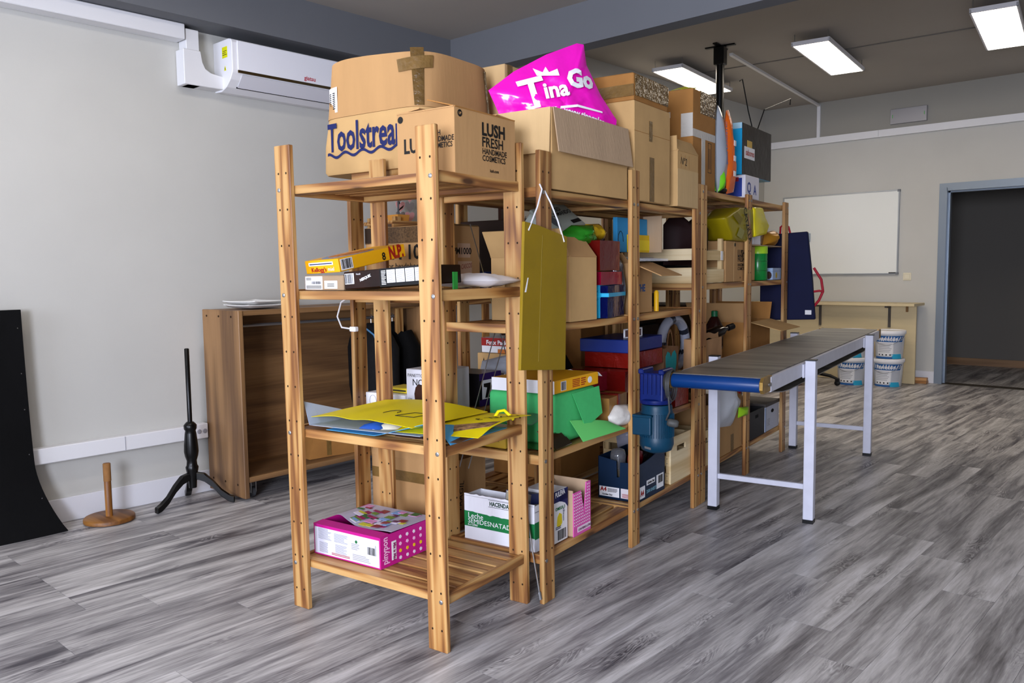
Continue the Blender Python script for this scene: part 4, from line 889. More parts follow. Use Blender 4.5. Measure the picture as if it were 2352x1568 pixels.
# wooden boxes with slatted ends
def slat_box(label, a, b, w_, d_, h_, holes=True):
    t = thingS('wooden_crate', label, 'crate', a, b, ZB); 
    for x in (.004, w_ - .024):
        for y in (.006, d_ - .026): part(t, 'corner_post', MB().box(x, x + .02, y, y + .02, 0, h_ - .003), CRATE['z'])
    for k in range(3):
        z = .004 + k * (h_ - .06) / 2
        if k < 2 or True:
            part(t, 'end_slat', MB().box(0, w_ - .004, .0, .005, z, z + .05), CRATE['x'])
            part(t, 'end_slat', MB().box(0, w_ - .004, d_ - .005, d_, z, z + .05), CRATE['x'])
    part(t, 'bottom', MB().box(.004, w_ - .004, .005, d_ - .005, 0, .006), CRATE['x'])
    part(t, 'inner_side', MB().box(-.004, .001, 0, d_, 0, h_), CRATE['y'])
    c = d_ / 2; hz = h_ * .72
    m_ = MB().box(w_ - .004, w_ + .004, 0, c - .055, 0, h_).box(w_ - .004, w_ + .004, c + .055, d_, 0, h_).box(w_ - .004, w_ + .004, c - .055, c + .055, 0, hz - .014).box(w_ - .004, w_ + .004, c - .055, c + .055, hz + .014, h_)
    part(t, 'side_board', m_, CRATE['y'])
    st = MB()
    for k in range(3):
        for q in (.012, .036): st.box(w_ - .02, w_ - .012, -.0015, 0, .004 + k * (h_ - .06) / 2 + q, .0055 + k * (h_ - .06) / 2 + q)
    part(t, 'staples', st, mat('staple', '57524c', .4, metal=.6))['kind'] = 'stuff'
    return t
slat_box('pale wooden crate with oval grip right of the navy paper box', -.34, 1.74, .37, .265, .235)
slat_box('pale wooden crate behind the conveyor leg on the bottom shelf', -.30, 2.14, .335, .18, .195)
t, D = carton('worn brown cardboard box on the bottom shelf beside the conveyor', -.36, 2.40, ZB, .39, .42, .30, card, open_=True, flaps=(('R', .10, -35),))
panel(t, 'tape_strip', 'R', D, .22, .27, .0, .1, tape)
t, D = carton('black storage box with grip slot on the bottom shelf', -.30, 2.93, ZB, .33, .325, .175, mat('black_card', '1b1b1d', .5), name='storage_box')
part(t, 'front_edge', MB().box(-.001, .33, -.003, 0, 0, .178), card_grey); panel(t, 'grip_slot', 'R', D, .14, .2, .125, .145, mat('slot_dark', '050505', .9))
t, D = carton('grey-white archive box with oval grip hole, far end of the bottom shelf', -.30, 3.275, ZB, .33, .30, .18, mat('pale_grey_card', 'b9bcc8', .5), open_=False, name='archive_box')
part(t, 'lid_edge', MB().box(-.003, .333, -.003, .303, .165, .186), mat('dark_lid', '4a4440', .6)); part(t, 'grip_hole', MB().prism([(.15 + .028 * math.cos(q * .52), .125 + .012 * math.sin(q * .52)) for q in range(12)], 'x', .3302, .332), mat('slot_dark', '050505', .9)); lines(t, 'R', D, .04, .10, .035, .085, 5, grey_print, 3)
panel(t, 'blue_edge', 'R', D, .0, .012, .0, .16, mat('faded_blue', '5a7aa6', .5))
# odd bits on the bottom shelf
tag(new('umbrella', MB().tube([(0, 0, .02), (.02, .35, .024), (.022, .42, .024)], [.018, .02, .008], 10).mesh('umbrella', mat('dark_green_cloth', '1c2a22', .8), True), None, S(-.33, 1.0, ZB), TS), 'folded dark umbrella lying behind the navy paper box', 'umbrella')
singleS('dark_bundle', 'dark crumpled cloth bundle left of the navy paper box', 'cloth', MB().pillow([(0, 0), (.22, 0), (.24, .06), (.12, .1), (.02, .07)], .07, 6, 4, .02, 2), black_cloth, -.36, 1.12, ZB, 60, True)

# ------------------------------------------------------------------ second unit: level with green gift
Z2 = .563
def gift(label, a, b, z, w_, d_, h_, m, r=0., seed=1, ribbon=None, crum=.003, name='gift_box', folds=False):
    t = thingS(name, label, 'gift', a, b, z, r, 'wrapped gift boxes')
    part(t, 'wrapped_body', MB().box(0, w_, 0, d_, .0, h_).crumple(crum, 10, 4, seed), m, True, angle=50)
    if folds:
        q = [(w_ + .003, d_ * .04, h_ * .96), (w_ + .003, d_ * .96, h_ * .96), (w_ + .006, d_ * .62, h_ * .40), (w_ + .006, d_ * .38, h_ * .40)]
        part(t, 'end_fold', MB().slab(q, .002), m)
    if ribbon:
        part(t, 'ribbon', MB().box(-.004, w_ + .004, d_ * .5 - .012, d_ * .5 + .012, -.0, h_ + .006), ribbon)
    return t
foil = lambda n, c, r=.2: mat(n, c, r, metal=.35, bump=.35, bscale=22)
red_foil = foil('red_foil', '620d08'); crim = foil('crimson_foil', '8a0d2c'); navy_foil = foil('navy_foil', '07104a', .15); kraft_foil = mat('gold_kraft', '9a7038', .35, metal=.2, bump=.3, bscale=20)
gfelt = mat('green_felt_paper', '45b86a', .75, var=.04, scale=40)
t = thingS('gift_box', 'bright green paper-wrapped box with loose flap and yellow carton on it', 'gift', -.33, .70, Z2, 0, 'wrapped gift boxes')
part(t, 'wrapped_body', MB().box(0, .33, 0, .34, 0, .205).bevel(.022, 3), gfelt, True)
part(t, 'loose_fold', MB().slab([(.334, .12, .195), (.334, .345, .20), (.35, .345, .085), (.35, .20, .045)], .002), gfelt)
part(t, 'loose_corner', MB().sheet(8, 8, lambda u, v: (.335 + .05 * u + .02 * v, .10 + .34 * v + .02 * u, .004 + .085 * (1 - u) * (1 - v) ** .7 + .02 * v * (1 - u))), mat('lime_felt_paper', '6ad06e', .75), True)
t, D = carton('yellow cereal carton with white torn flap lying on the green gift', -.30, .69, Z2 + .208, .30, .36, .052, yel, open_=False, name='cereal_box')
panel(t, 'white_end', 'F', D, .0, .3, .0, .052, white_print); panel(t, 'barcode_panel', 'R', D, .05, .09, .008, .045, white_print); barcode(t, 'R', D, .053, .087, .01, .043, 10, 5)
lines(t, 'R', D, .14, .2, .01, .045, 5, redm, 2); lines(t, 'R', D, .21, .25, .01, .045, 4, redm, 4); part(t, 'white_logo', MB().prism([(.285 + .018 * math.cos(q * .7), .027 + .014 * math.sin(q * .7)) for q in range(9)], 'x', .3002, .3012), white_print)
part(t, 'torn_flap', MB().sheet(4, 6, lambda u, v: (.30 - .28 * v, .36 + .035 * u + .006 * math.sin(v * 30), .05 - .02 * u + .004 * math.sin(v * 17))), white_print)
gift('kraft gold wrapped gift with red ribbon behind the green one', -.20, 1.13, Z2, .20, .22, .13, kraft_foil, 6, 3, foil('dull_red_ribbon', '6a1c14'))
gift('dark crimson foil gift low behind the yellow carton', -.30, 1.02, Z2 + .135, .20, .38, .085, crim, 4, 5)
t = singleS('paper_roll', 'crumpled white and gold tissue roll at the shelf edge beside the post', 'tissue', MB().pillow([(0, 0), (.15, -.01), (.18, .03), (.16, .085), (.05, .095), (-.01, .05)], .04, 7, 4, .012, 5), mat('white_tissue', 'd9d4cc', .5, var=.2, scale=14), .0, 1.15, Z2, 85, True)
silv = mat('gold_mirror_card', '8a7648', .12, metal=1)
t = thingS('mirror_tray', 'mirrored gold card tray in front of the green gift', 'tray', -.14, .60, Z2)
part(t, 'side', MB().slab([(.0, .0, .004), (.0, .15, .004), (-.05, .15, .075), (-.05, 0, .075)], .003), silv); part(t, 'bottom', MB().box(0, .12, 0, .15, 0, .004), silv)
for k in range(3): part(t, 'folded_strip', MB().slab([(.10 + k * .03, .02, .07 - k * .02), (.10 + k * .03, .14, .075 - k * .02), (.128 + k * .03, .14, .052 - k * .02), (.128 + k * .03, .02, .047 - k * .02)], .003), mat('striped_mirror', '6f6a5c', .1, metal=1))
part(t, 'clear_lid', MB().slab([(-.06, .0, .10), (.09, .0, .10), (.10, .10, .125), (-.05, .10, .125)], .003), mat('green_clear', '9fc7b0', .1, trans=.8))
t, D = carton('flat golden yellow envelope box under the near end of the second level', -.345, .56, Z2 + .0, .20, .22, .055, mat('gold_card', 'b8942c', .4), open_=False, name='flat_box')
text(t, '© print', .014, 'F', D, .13, .025, ink)
singleS('black_cloth_bundle', 'black cloth bundle deep behind the yellow cereal carton', 'cloth', MB().pillow([(0, 0), (.2, 0), (.22, .2), (.12, .3), (0, .24)], .03, 7, 4, .01, 9), black_cloth, -.37, 1.27, Z2, 90, True)
gift('long red foil gift at the bottom of the red pile behind the motor', -.34, 1.40, Z2, .32, .38, .12, red_foil, 1, 7)
gift('red foil gift in the middle of the red pile', -.32, 1.36, Z2 + .122, .29, .26, .10, red_foil, 1, 8)
gift('large red foil gift at the top right of the red pile', -.30, 1.47, Z2 + .225, .27, .31, .075, foil('orange_red_foil', '84180e'), 0, 9)
t, D = carton('flat royal blue box on top of the red foil gifts', -.30, 1.42, Z2 + .302, .26, .38, .062, mat('royal_blue_card', '0d256e', .35), open_=False, name='blue_box')
t = thingS('party_glasses', 'white rimmed party glasses lying on the blue box', 'glasses', -.09, 1.48, Z2 + .366, 84)
part(t, 'frame', MB().box(0, .16, 0, .006, 0, .006).box(0, .16, 0, .006, .038, .044).box(0, .006, 0, .006, 0, .044).box(.154, .16, 0, .006, 0, .044).box(.072, .088, 0, .006, 0, .044), white_plastic)
part(t, 'lens', MB().box(.006, .072, .002, .003, .006, .038).box(.088, .154, .002, .003, .006, .038), mat('pink_lens', '7a4a50', .2, trans=.6))
bagm = mat('brown_paper_bag', '6b4a30', .7, var=.15, scale=8, bump=.2, bscale=9)
def paper_bag(label, a, b, z, w_, d_, h_, m, r=0, hnd=True):
    t = thingS('paper_bag', label, 'bag', a, b, z, r); mb = MB()
    mb.box(0, w_, 0, .003, 0, h_).box(0, w_, d_ - .003, d_, 0, h_).box(0, .003, 0, d_, 0, h_).box(w_ - .003, w_, 0, d_, 0, h_).box(0, w_, 0, d_, 0, .003).crumple(.004, 8, 3, 2)
    part(t, 'sheet', mb, m)
    if hnd:
        for x in (.004, w_ - .004): part(t, 'handle', MB().sheet(14, 1, lambda u, v: (x, d_ * (.3 + .4 * u) , h_ - .02 + .10 * math.sin(math.pi * u) ** .6 + .014 * v), .002), m)
    return t
t = paper_bag('dark brown paper carrier bag with teal heart print', -.26, 1.815, Z2, .22, .19, .29, bagm, 0)
part(t, 'heart_print', MB().prism([(.09 + .8 * u, .19 + 1.3 * v) for u, v in heart(1.6)], 'x', .2225, .2235), mat('teal_ink', '1c7f80', .6))
t = thingS('foil_wreath', 'white and silver foil ring standing behind the tan paper bag', 'wreath', -.22, 2.36, .690, 84)
n = 24; part(t, 'ring', MB().tube([(.14 * math.cos(2 * math.pi * k / n), 0, .14 + .14 * math.sin(2 * math.pi * k / n)) for k in range(n)] + [(.14, 0, .14)], .028, 10, cap=False), mat('silver_white', 'b9bccb', .3, metal=.3), True)
for k in (2, 7, 12, 17, 22): a_ = 2 * math.pi * k / n; part(t, 'silver_band', MB().tube([(.14 * math.cos(a_ + q), 0, .14 + .14 * math.sin(a_ + q)) for q in (-.12, 0, .12)], .0295, 10), mat('dark_silver', '5a5f70', .2, metal=.8), True)
gift('small red foil gift at the shelf end behind the motor', -.035, 1.80, Z2, .065, .17, .13, foil('orange_red_foil', '84180e'), 0, 4)
film = mat('clear_plastic_film', 'a8a8b8', .15, trans=.35, bump=.4, bscale=16)
singleS('clear_plastic_bag', 'grey translucent plastic bag lying in the pale crate by the motor', 'bag', MB().pillow([(0, 0), (.26, 0), (.28, .10), (.2, .19), (.06, .17), (-.01, .08)], .09, 8, 4, .018, 4), film, -.25, 1.72, ZB + .15, 60, True)

# ------------------------------------------------------------------ second unit: level with cardboard box and gifts
Z3 = 1.053
t, D = carton('open cardboard box behind the hanging gold card, flap bent inwards', -.33, .74, Z3, .375, .215, .255, card_tan, flaps=(('F', .12, 30), ('R', .10, -38, card), ('L', .11, 18)))
part(t, 'grip_slot', MB().slab([(.29, .10, .292), (.31, .155, .292), (.325, .155, .279), (.305, .10, .279)], .002), mat('slot_dark', '050505', .9))
gift('navy foil gift with turquoise ribbon at the shelf edge', -.215, .985, Z3, .275, .235, .135, navy_foil, 10, 2, None)
o = [x for x in bpy.data.objects if x.get('label', '').startswith('navy foil gift')][0]
cy = mat('turquoise_ribbon', '27a6cf', .35); part(o, 'ribbon', MB().box(-.002, .281, -.005, .24, .088, .104), cy); part(o, 'ribbon', MB().box(.22, .242, -.006, .241, -.0, .142), cy); part(o, 'ribbon_knot', MB().lathe([(.012, -.008), (.018, 0), (.012, .008)], 10).rot(90).move(.231, -.008, .096), cy)
gift('crimson foil gift between the navy and the dark red gifts', -.225, .985, Z3 + .138, .265, .225, .055, crim, 4, 6)
gift('dark red foil gift tilted on top of the crimson gift', -.215, .975, Z3 + .198, .255, .21, .125, red_foil, 4, 3)
o = [x for x in bpy.data.objects if x.get('label', '').startswith('dark red foil gift')][0]
part(o, 'gold_rosette', MB().lathe([(.004, .012), (.02, .008), (.028, 0)], 12).move(.17, .10, .128), mat('gold_foil', 'b08a3c', .25, metal=.8))
t = singleS('silver_foil_bag', 'crinkled silver foil bag leaning on the post beside the navy gift', 'bag', MB().pillow([(0, .0), (.05, .0), (.065, .10), (.05, .24), (.0, .25), (-.04, .22), (-.01, .1)], .03, 7, 4, .012, 6), mat('silver_foil', '9aa0ab', .18, metal=.8, bump=.4, bscale=18), -.02, 1.255, Z3, 84, True)
grey_lid = mat('grey_green_plastic', 'a5aca2', .35)
t = thingS('plastic_case', 'pale grey plastic case with black print tilted on the box', 'case', -.10, .87, Z3 + .345, 90)
Mc = Matrix.Rotation(R(-11), 3, 'Y') @ Matrix.Rotation(R(-48), 3, 'X')
def cpt(v): return tuple(Mc @ Vector(v))
m_ = MB().box(0, .25, 0, .06, 0, .15).bevel(.012, 2); m_.v = [cpt(v) for v in m_.v]; part(t, 'case_body', m_, grey_lid, True)
m_ = MB().box(-.004, .254, -.012, .002, -.004, .154).bevel(.008, 2); m_.v = [cpt(v) for v in m_.v]; part(t, 'lid', m_, grey_lid, True)
vs, fs = glyphs('LED\nCOMANDO', .03, .0006, 'CENTER'); part(t, 'lettering', MB().add([cpt((.16 + x_, -.0135, .105 + y_)) for x_, y_ in vs], fs), ink)
part(t, 'black_badge', MB().add([cpt(p) for p in ((.17, -.0135, .02), (.24, -.0135, .02), (.24, -.0135, .04), (.17, -.0135, .04))], [(0, 1, 2, 3)]), ink)
part(t, 'bulb_picture', MB().add([cpt((.06 + .025 * math.cos(q * .7), -.0135, .06 + .04 * math.sin(q * .7))) for q in range(9)], [tuple(range(9))]), mat('picture_grey', '5a6066', .5))
singleS('green_foil_pack', 'crinkled shiny green foil packet on top of the open box', 'packet', MB().pillow([(0, .0), (.2, .0), (.25, .03), (.22, .09), (.08, .085), (-.01, .04)], .05, 8, 4, .022, 2), foil('green_foil', '2c8a22', .15), -.06, .83, Z3 + .30, 80, True)
singleS('gold_foil_pack', 'shiny gold foil packet beside the green foil packet', 'packet', MB().pillow([(0, .0), (.14, .0), (.16, .04), (.12, .075), (.02, .07)], .04, 7, 4, .016, 5), foil('yellow_gold_foil', 'c9a21c', .15), -.06, 1.03, Z3 + .325, 84, True)
t = thingS('blue_folder', 'tall bright blue folder standing behind the post with yellow card', 'folder', -.15, 1.50, Z3 + .285, 87)
part(t, 'board', MB().box(0, .30, -.012, .012, .0, .165).bevel(.002), mat('sky_blue_card', '2f8fc4', .5)); part(t, 'end_board', MB().box(.302, .308, -.09, .012, 0, .18), card_grey)
part(t, 'yellow_card', MB().box(.09, .34, -.022, -.014, 0, .085), mat('yellow_envelope', 'e0b81c', .5)); part(t, 'yellow_window', MB().box(.13, .31, -.0235, -.022, .01, .06), mat('bright_yellow', 'ecd22c', .5)); part(t, 'wire_loop', MB().tube([(.03 + .025 * math.cos(q), -.014, .05 + .05 * math.sin(q)) for q in [k * .5 for k in range(8)]], .0012, 5), ink)
t, D = carton('open kraft box lettered HE with flap sticking out beside the post', -.36, 1.355, Z3, .36, .235, .23, card, flaps=(('R', .16, 112), ('F', .08, 60), ('L', .11, 20)))
text(t, 'THE', .045, 'R', D, .075, .10, mat('blue_stamp', '2a4f86', .6), bold=.0016); part(t, 'stamp_ring', MB().tube([(.362, .05 + .025 * math.cos(q), .16 + .025 * math.sin(q)) for q in [k * .45 for k in range(15)]], .0012, 5), mat('blue_stamp', '2a4f86', .6))
t = thingS('paper_stack', 'loose white printed papers lying on the kraft box flap', 'papers', -.06, 1.36, Z3 + .236, 78)
for k in range(3): part(t, 'paper', MB().slab([(.0 + .006 * k, -.12, .004 + k * .004), (.20, -.13, .004 + k * .004), (.21, .10, .018 + k * .004), (.02 + .008 * k, .10, .018 + k * .004)], .0012), white_print)
part(t, 'print_line', MB().slab([(.03, -.05, .0195), (.19, -.055, .0195), (.19, -.048, .02), (.03, -.043, .02)], .0008), navy_ink)
t = tag(new('yellow_tube', MB().lathe([(.012, 0), (.012, .09), (.006, .1)], 10).mesh('yellow_tube', mat('yellow_plastic', 'd9a514', .4), True), None, S(.0, 1.64, Z3), TS), 'small yellow tube beside the kraft box', 'tube')
singleS('dark_handbag', 'black handbag deep behind the kraft box', 'bag', MB().pillow([(0, 0), (.3, 0), (.31, .2), (.22, .31), (.06, .3), (-.01, .2)], .08, 7, 4, .01, 3), black_cloth, -.40, 1.62, Z3, 60, True)
t = thingS('game_box', 'dark red game box with white and orange print deep in the row', 'box', -.86, 1.68, 1.163)
part(t, 'body', MB().box(0, .36, 0, .26, 0, .22).bevel(.002), mat('maroon_card', '3c0f0c', .4)); part(t, 'white_print', MB().prism([(.05, .10), (.14, .08), (.18, .1), (.16, .15)], 'x', .361, .362), white_print); part(t, 'orange_print', MB().box(.361, .363, .13, .15, .1, .18), mat('orange_print', 'd9641c', .4))

# gold card hung on white string over the near right post
gc = mat('mustard_gold_card', '8f7406', .4, metal=.1, var=.06, scale=10, coat=.1)
t = thingS('hanging_card', 'tall mustard gold card panel hung on white string in front of the posts', 'card panel', .072, .33, .88)
part(t, 'board', MB().prism([(.0, .03), (.305, .0), (.325, .50), (.12, .535), (.035, .545)], 'x', 0, .012).bevel(.002), gc)
part(t, 'crease', MB().tube([(.0118, .115, .05), (.0118, .15, .5)], .0012, 5), mat('gold_crease', '7c6812', .6))
part(t, 'painted_glint', MB().slab([(.0128, .03, .30), (.0128, .04, .30), (.0128, .055, .35), (.0128, .05, .35)], .0005), white_print)  # white sliver painted on the card as a glint of light
part(t, 'string', MB().tube([(.013, .058, .515), (.005, .13, .60), (-.004, .175, .665), (-.03, .19, .70)], .003, 6), white); part(t, 'string', MB().tube([(.013, .30, .48), (.006, .265, .56), (-.004, .235, .62), (-.03, .20, .70)], .003, 6), white)

# ------------------------------------------------------------------ wall-side units
ZK2, ZK3 = .658, 1.163
t, D = carton('large headphone carton lettered HPM 1000, taped, on the wall-side unit', -.905, .60, ZK3, .44, .245, .285, card, open_=False, name='headphone_box')
panel(t, 'chequer_band', 'F', D, .0, .44, .215, .283, mat('dark_mesh_print', '5a4228', .6, var=.5, scale=140)); panel(t, 'dark_corner', 'F', D, .0, .09, .22, .283, mat('dark_tape', '33261c', .4), e=.0012)
text(t, 'HPM 1000', .085, 'F', D, .05, .148, ink, bold=.002, width=.95); text(t, 'Monitor headphones', .034, 'F', D, .05, .108, ink)
for k in range(3): part(t, 'pictogram', MB().box(.30 + k * .05, .303 + k * .05, -.001, 0, .02, .06).box(.343 + k * .05, .346 + k * .05, -.001, 0, .02, .06).box(.30 + k * .05, .346 + k * .05, -.001, 0, .057, .06), ink)
text(t, 'HPM1000', .038, 'R', D, .03, .165, ink, bold=.001); panel(t, 'paper_note', 'R', D, .09, .185, .015, .135, mat('pinkish_note', 'c9a88c', .6), e=.0012); panel(t, 'paper_note', 'R', D, .09, .175, .15, .21, mat('pinkish_note', 'c9a88c', .6), e=.0012)
rp2 = mat('red_pen', '8a2f22', .5); text(t, '9 CASCOS', .028, 'R', D, .093, .10, rp2, turn=6, e=.0024, skew=.2, width=.7); text(t, 'HPM1000C', .026, 'R', D, .095, .062, rp2, turn=3, e=.0024, skew=.2, width=.62)
part(t, 'torn_tape', MB().box(.02, .442, .05, .23, .284, .288).crumple(.004, 20, 3), tape)
t, D = carton('navy blue tin-like box beside the headphone carton', -.78, .90, ZK3, .30, .12, .09, mat('royal_navy', '10285e', .3), open_=False, name='blue_tin')
t, D = carton('curved white and green carton with red logo on the wall-side unit', -.90, .57, ZK2, .23, .16, .075, white_print, open_=False, name='white_carton')
text(t, 'pryse', .045, 'F', D, .12, .022, ink, bold=.001); part(t, 'red_logo', MB().prism([(.097, .045), (.119, .05), (.101, .02)], 'y', -.001, 0), redm); part(t, 'round_stamp', MB().tube([(.045 + .02 * math.cos(k * .5), -.001, .04 + .025 * math.sin(k * .5)) for k in range(14)], .001, 4), grey_print)
panel(t, 'green_edge', 'F', D, .0, .23, .0, .01, milk_g)
t = thingS('yellow_packet', 'flat yellow packet lying on the white carton with red logo', 'packet', -.80, .60, ZK2 + .078); part(t, 'body', MB().box(0, .125, 0, .11, 0, .022).bevel(.004), mat('lemon_pack', 'd4bc28', .4)); part(t, 'stripe', MB().box(.02, .11, -.001, 0, .008, .014), ink)
t, D = carton('white panettone box with carry corner on the wall-side unit', -.665, .575, ZK2 - .0, .185, .20, .19, mat('grey_white_card', 'd2d2d8', .4), open_=False, name='cake_box')
text(t, 'PANETTONE', .019, 'F', D, .01, .158, ink); text(t, 'NOIR', .04, 'F', D, .035, .122, ink); text(t, 'CON\nCIOCCOLATO', .01, 'F', D, .01, .06, ink); panel(t, 'red_seal', 'F', D, .01, .06, .012, .03, redm); part(t, 'brown_picture', MB().prism([(.075 + .03 * math.cos(k * .6), .08 + .05 * math.sin(k * .6)) for k in range(11)], 'y', -.001, 0), mat('choco_print', '3a2016', .4))
t, D = carton('black and purple coffee machine box on the wall-side unit', -.66, .86, ZK2, .17, .165, .145, mat('black_gloss_card', '121014', .3), open_=False, name='coffee_box')
panel(t, 'white_panel', 'R', D, .02, .16, .03, .115, white_print); panel(t, 'purple_band', 'R', D, .0, .165, .115, .145, mat('purple_print', '35205c', .4)); panel(t, 'purple_band', 'R', D, .0, .165, .0, .028, mat('purple_print', '35205c', .4)); panel(t, 'cup_picture', 'F', D, .03, .09, .03, .08, mat('copper_print', '6a2f1c', .3)); part(t, 'machine_picture', MB().prism([(.04, .035), (.075, .035), (.08, .1), (.03, .1), (.03, .085), (.055, .08)], 'x', .1712, .1725), ink); lines(t, 'R', D, .10, .15, .04, .105, 5, grey_print, 4)
singleS('clear_plastic_bag', 'crinkled clear plastic bag behind the coffee machine box', 'bag', MB().pillow([(0, 0), (.3, 0), (.3, .15), (.18, .2), (.04, .17)], .08, 8, 4, .02, 7), mat('pale_clear_film', 'b9bcc4', .12, trans=.3, bump=.5, bscale=18), -.70, 1.10, ZK2, 40, True)
t, D = carton('red and white food carton stacked on a kraft carton deep in the row', -.80, 1.30, ZK2 + .19, .30, .16, .075, white_print, open_=False, name='food_carton'); panel(t, 'red_top', 'F', D, .0, .3, .035, .075, redm); text(t, 'Foxx Pack', .03, 'F', D, .03, .042, white_print, bold=.001); panel(t, 'orange_wave', 'F', D, .1, .3, .0, .02, mat('orange_wave', 'c9722c', .4))
t, D = carton('kraft carton with black arrows deep in the row', -.82, 1.29, ZK2, .32, .17, .188, card_tan, open_=False); 
for k in range(4): part(t, 'arrow_mark', MB().prism([(.03 + k * .06, .13), (.05 + k * .06, .13), (.04 + k * .06, .165)], 'y', -.001, 0).box(.037 + k * .06, .043 + k * .06, -.001, 0, .10, .13), ink)
text(t, 'FR', .05, 'F', D, .26, .10, ink, bold=.002)
t, D = carton('big open brown box on the bottom of the wall-side unit', -.90, .60, ZB, .42, .28, .27, card, open_=True, flaps=(('F', .09, -12), ('L', .09, 5)), flap_m=card)
panel(t, 'tape_band', 'F', D, .0, .42, .17, .215, tape); text(t, 'FRAGIL', .04, 'R', D, .10, .05, ink, turn=80)
carton('brown carton on the wall-side unit behind the red gifts', -.90, 1.75, ZK2, .42, .30, .30, card_dark, open_=False)
carton('dark closed carton low behind the pale crates', -.88, 1.5, ZB, .42, .42, .30, card_dark, open_=False)
carton('closed brown carton low on the far wall-side unit', -.88, 2.35, ZB, .42, .42, .32, card, open_=False)
carton('black crate at mid height of the far wall-side unit', -.88, 2.2, ZK2, .42, .50, .26, mat('black_card', '1b1b1d', .5), open_=True, name='black_crate')
dkm = {k: mat('dark_filler_' + k, k, .6, var=.15, scale=7, spec=.15) for k in ('2a1a10', '17110e', '2e0f0c', '1c1a1e', '3a2614')}
def dark_filler(label, a, b, z, w_, d_, h_, c, stripe=None):  # dark cartons added to fill the row and darken its depth
    t, D = carton(label, a, b, z, w_, d_, h_, dkm[c], open_=False, name='filler_carton')
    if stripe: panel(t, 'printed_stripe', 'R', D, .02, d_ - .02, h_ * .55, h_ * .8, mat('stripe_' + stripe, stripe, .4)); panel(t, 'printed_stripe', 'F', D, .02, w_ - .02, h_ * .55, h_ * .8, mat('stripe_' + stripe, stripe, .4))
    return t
dark_filler('dark brown carton filling the upper wall side behind the grey case', -.90, 1.27, ZK3, .43, .36, .34, '2a1a10')
dark_filler('black flat filler box added behind the kraft box, lowest of three', -.90, 2.16, ZK3, .43, .34, .10, '17110e', '6a6458')
dark_filler('maroon flat filler box added behind the kraft box, middle of three', -.89, 2.18, ZK3 + .102, .42, .32, .10, '2e0f0c', '8a3a1c')
dark_filler('dark grey flat filler box added on top of two others', -.88, 2.17, ZK3 + .204, .41, .33, .12, '1c1a1e')
dark_filler('tall dark brown filler carton added at mid height of the far wall side', -.89, 2.95, ZK2, .42, .55, .36, '3a2614')
dark_filler('black filler carton added at mid height behind the white foil ring', -.89, 2.22, ZK2 + .27, .42, .46, .18, '17110e')
dark_filler('dark brown filler carton added behind the large open box on the upper level', -.89, 3.0, ZK3, .40, .30, .22, '2a1a10')
dark_filler('dark brown filler carton added behind the black cloth bundle', -.43, 1.06, Z2, .10, .20, .30, '2a1a10')
t = thingS('white_cable', 'white cable loop with plug dangling from the second shelf of the near unit', 'cable', -.865, .485, 1.13)
part(t, 'cord', MB().tube([(.0, .0, .04), (-.06, -.02, .0), (-.075, -.03, -.06), (-.04, -.04, -.105), (.02, -.04, -.11)], .004, 6), white_plastic, True); part(t, 'plug', MB().box(.015, .05, -.052, -.03, -.12, -.10).bevel(.003), white_plastic)

# ------------------------------------------------------------------ far unit: crate level
Z5 = 1.175
t = thingS('fruit_crate', 'wooden fruit crate with raised corner posts on the far unit', 'crate', -.44, 2.105, Z5)
CW, CD = .465, .375
for x in (.0, CW - .024):
    for y in (.0, CD - .024): part(t, 'corner_post', MB().box(x, x + .024, y, y + .024, 0, .245), CRATE['z'])
for z0_, z1_ in ((.005, .085), (.125, .185)):
    part(t, 'side_slat', MB().box(0, CW - .002, -.005, 0, z0_, z1_), CRATE['x']); part(t, 'side_slat', MB().box(0, CW - .002, CD, CD + .005, z0_, z1_), CRATE['x'])
    part(t, 'end_slat', MB().box(CW, CW + .005, 0, CD, z0_, z1_ - .01), CRATE['y']); part(t, 'end_slat', MB().box(-.005, 0, 0, CD, z0_, z1_ - .01), CRATE['y'])
part(t, 'bottom', MB().box(0, CW, 0, CD, 0, .006), CRATE['x']); part(t, 'white_tag', MB().box(CW + .005, CW + .0065, CD - .05, CD - .02, .125, .175), white_print)
st = MB()
for z in (.02, .045, .07, .135, .16): 
    for y in (.008, .03): st.box(CW + .005, CW + .0062, y, y + .003, z, z + .012)
part(t, 'staples', st, mat('staple', '57524c', .4, metal=.6))['kind'] = 'stuff'
singleS('jam_jars_bag', 'dark bag of small things inside the fruit crate', 'bag', MB().pillow([(0, 0), (.3, 0), (.3, .08), (.15, .11), (0, .08)], .08, 6, 4, .02, 4), black_cloth, -.40, 2.28, Z5 + .01, 0, True)
t, D = carton('small cosmetics box with black lettering beside the fruit crate', -.16, 2.52, Z5, .185, .35, .235, card, open_=False)
text(t, 'LUSH', .052, 'R', D, .20, .150, ink, bold=.0016); text(t, 'FRESH', .044, 'R', D, .20, .118, ink, bold=.001); text(t, 'HANDMADE\nCOSMETICS', .026, 'R', D, .20, .09, ink, bold=.0005); text(t, 'lush', .016, 'R', D, .235, .02, ink); part(t, 'round_mark', MB().lathe([(.011, 0), (.011, .001)], 16).rot(0, 90, 0).move(.1854, .155, .215), ink)
panel(t, 'side_fold', 'R', D, .138, .142, .0, .235, card_light)
t = thingS('cat_food_bag', 'yellow printed bag lettered CATZILLA lying tilted on the small box', 'bag', .0, 2.46, 1.41, 89)
part(t, 'film', MB().prism([(.0, .125), (.11, .003), (.36, .0), (.47, .03), (.44, .205), (.24, .195)], 'y', -.05, .12).bevel(.014, 2).crumple(.006, 14, 3, 4), mat('yellow_bag_film', '8f7f0c', .3, bump=.3, bscale=14), True)
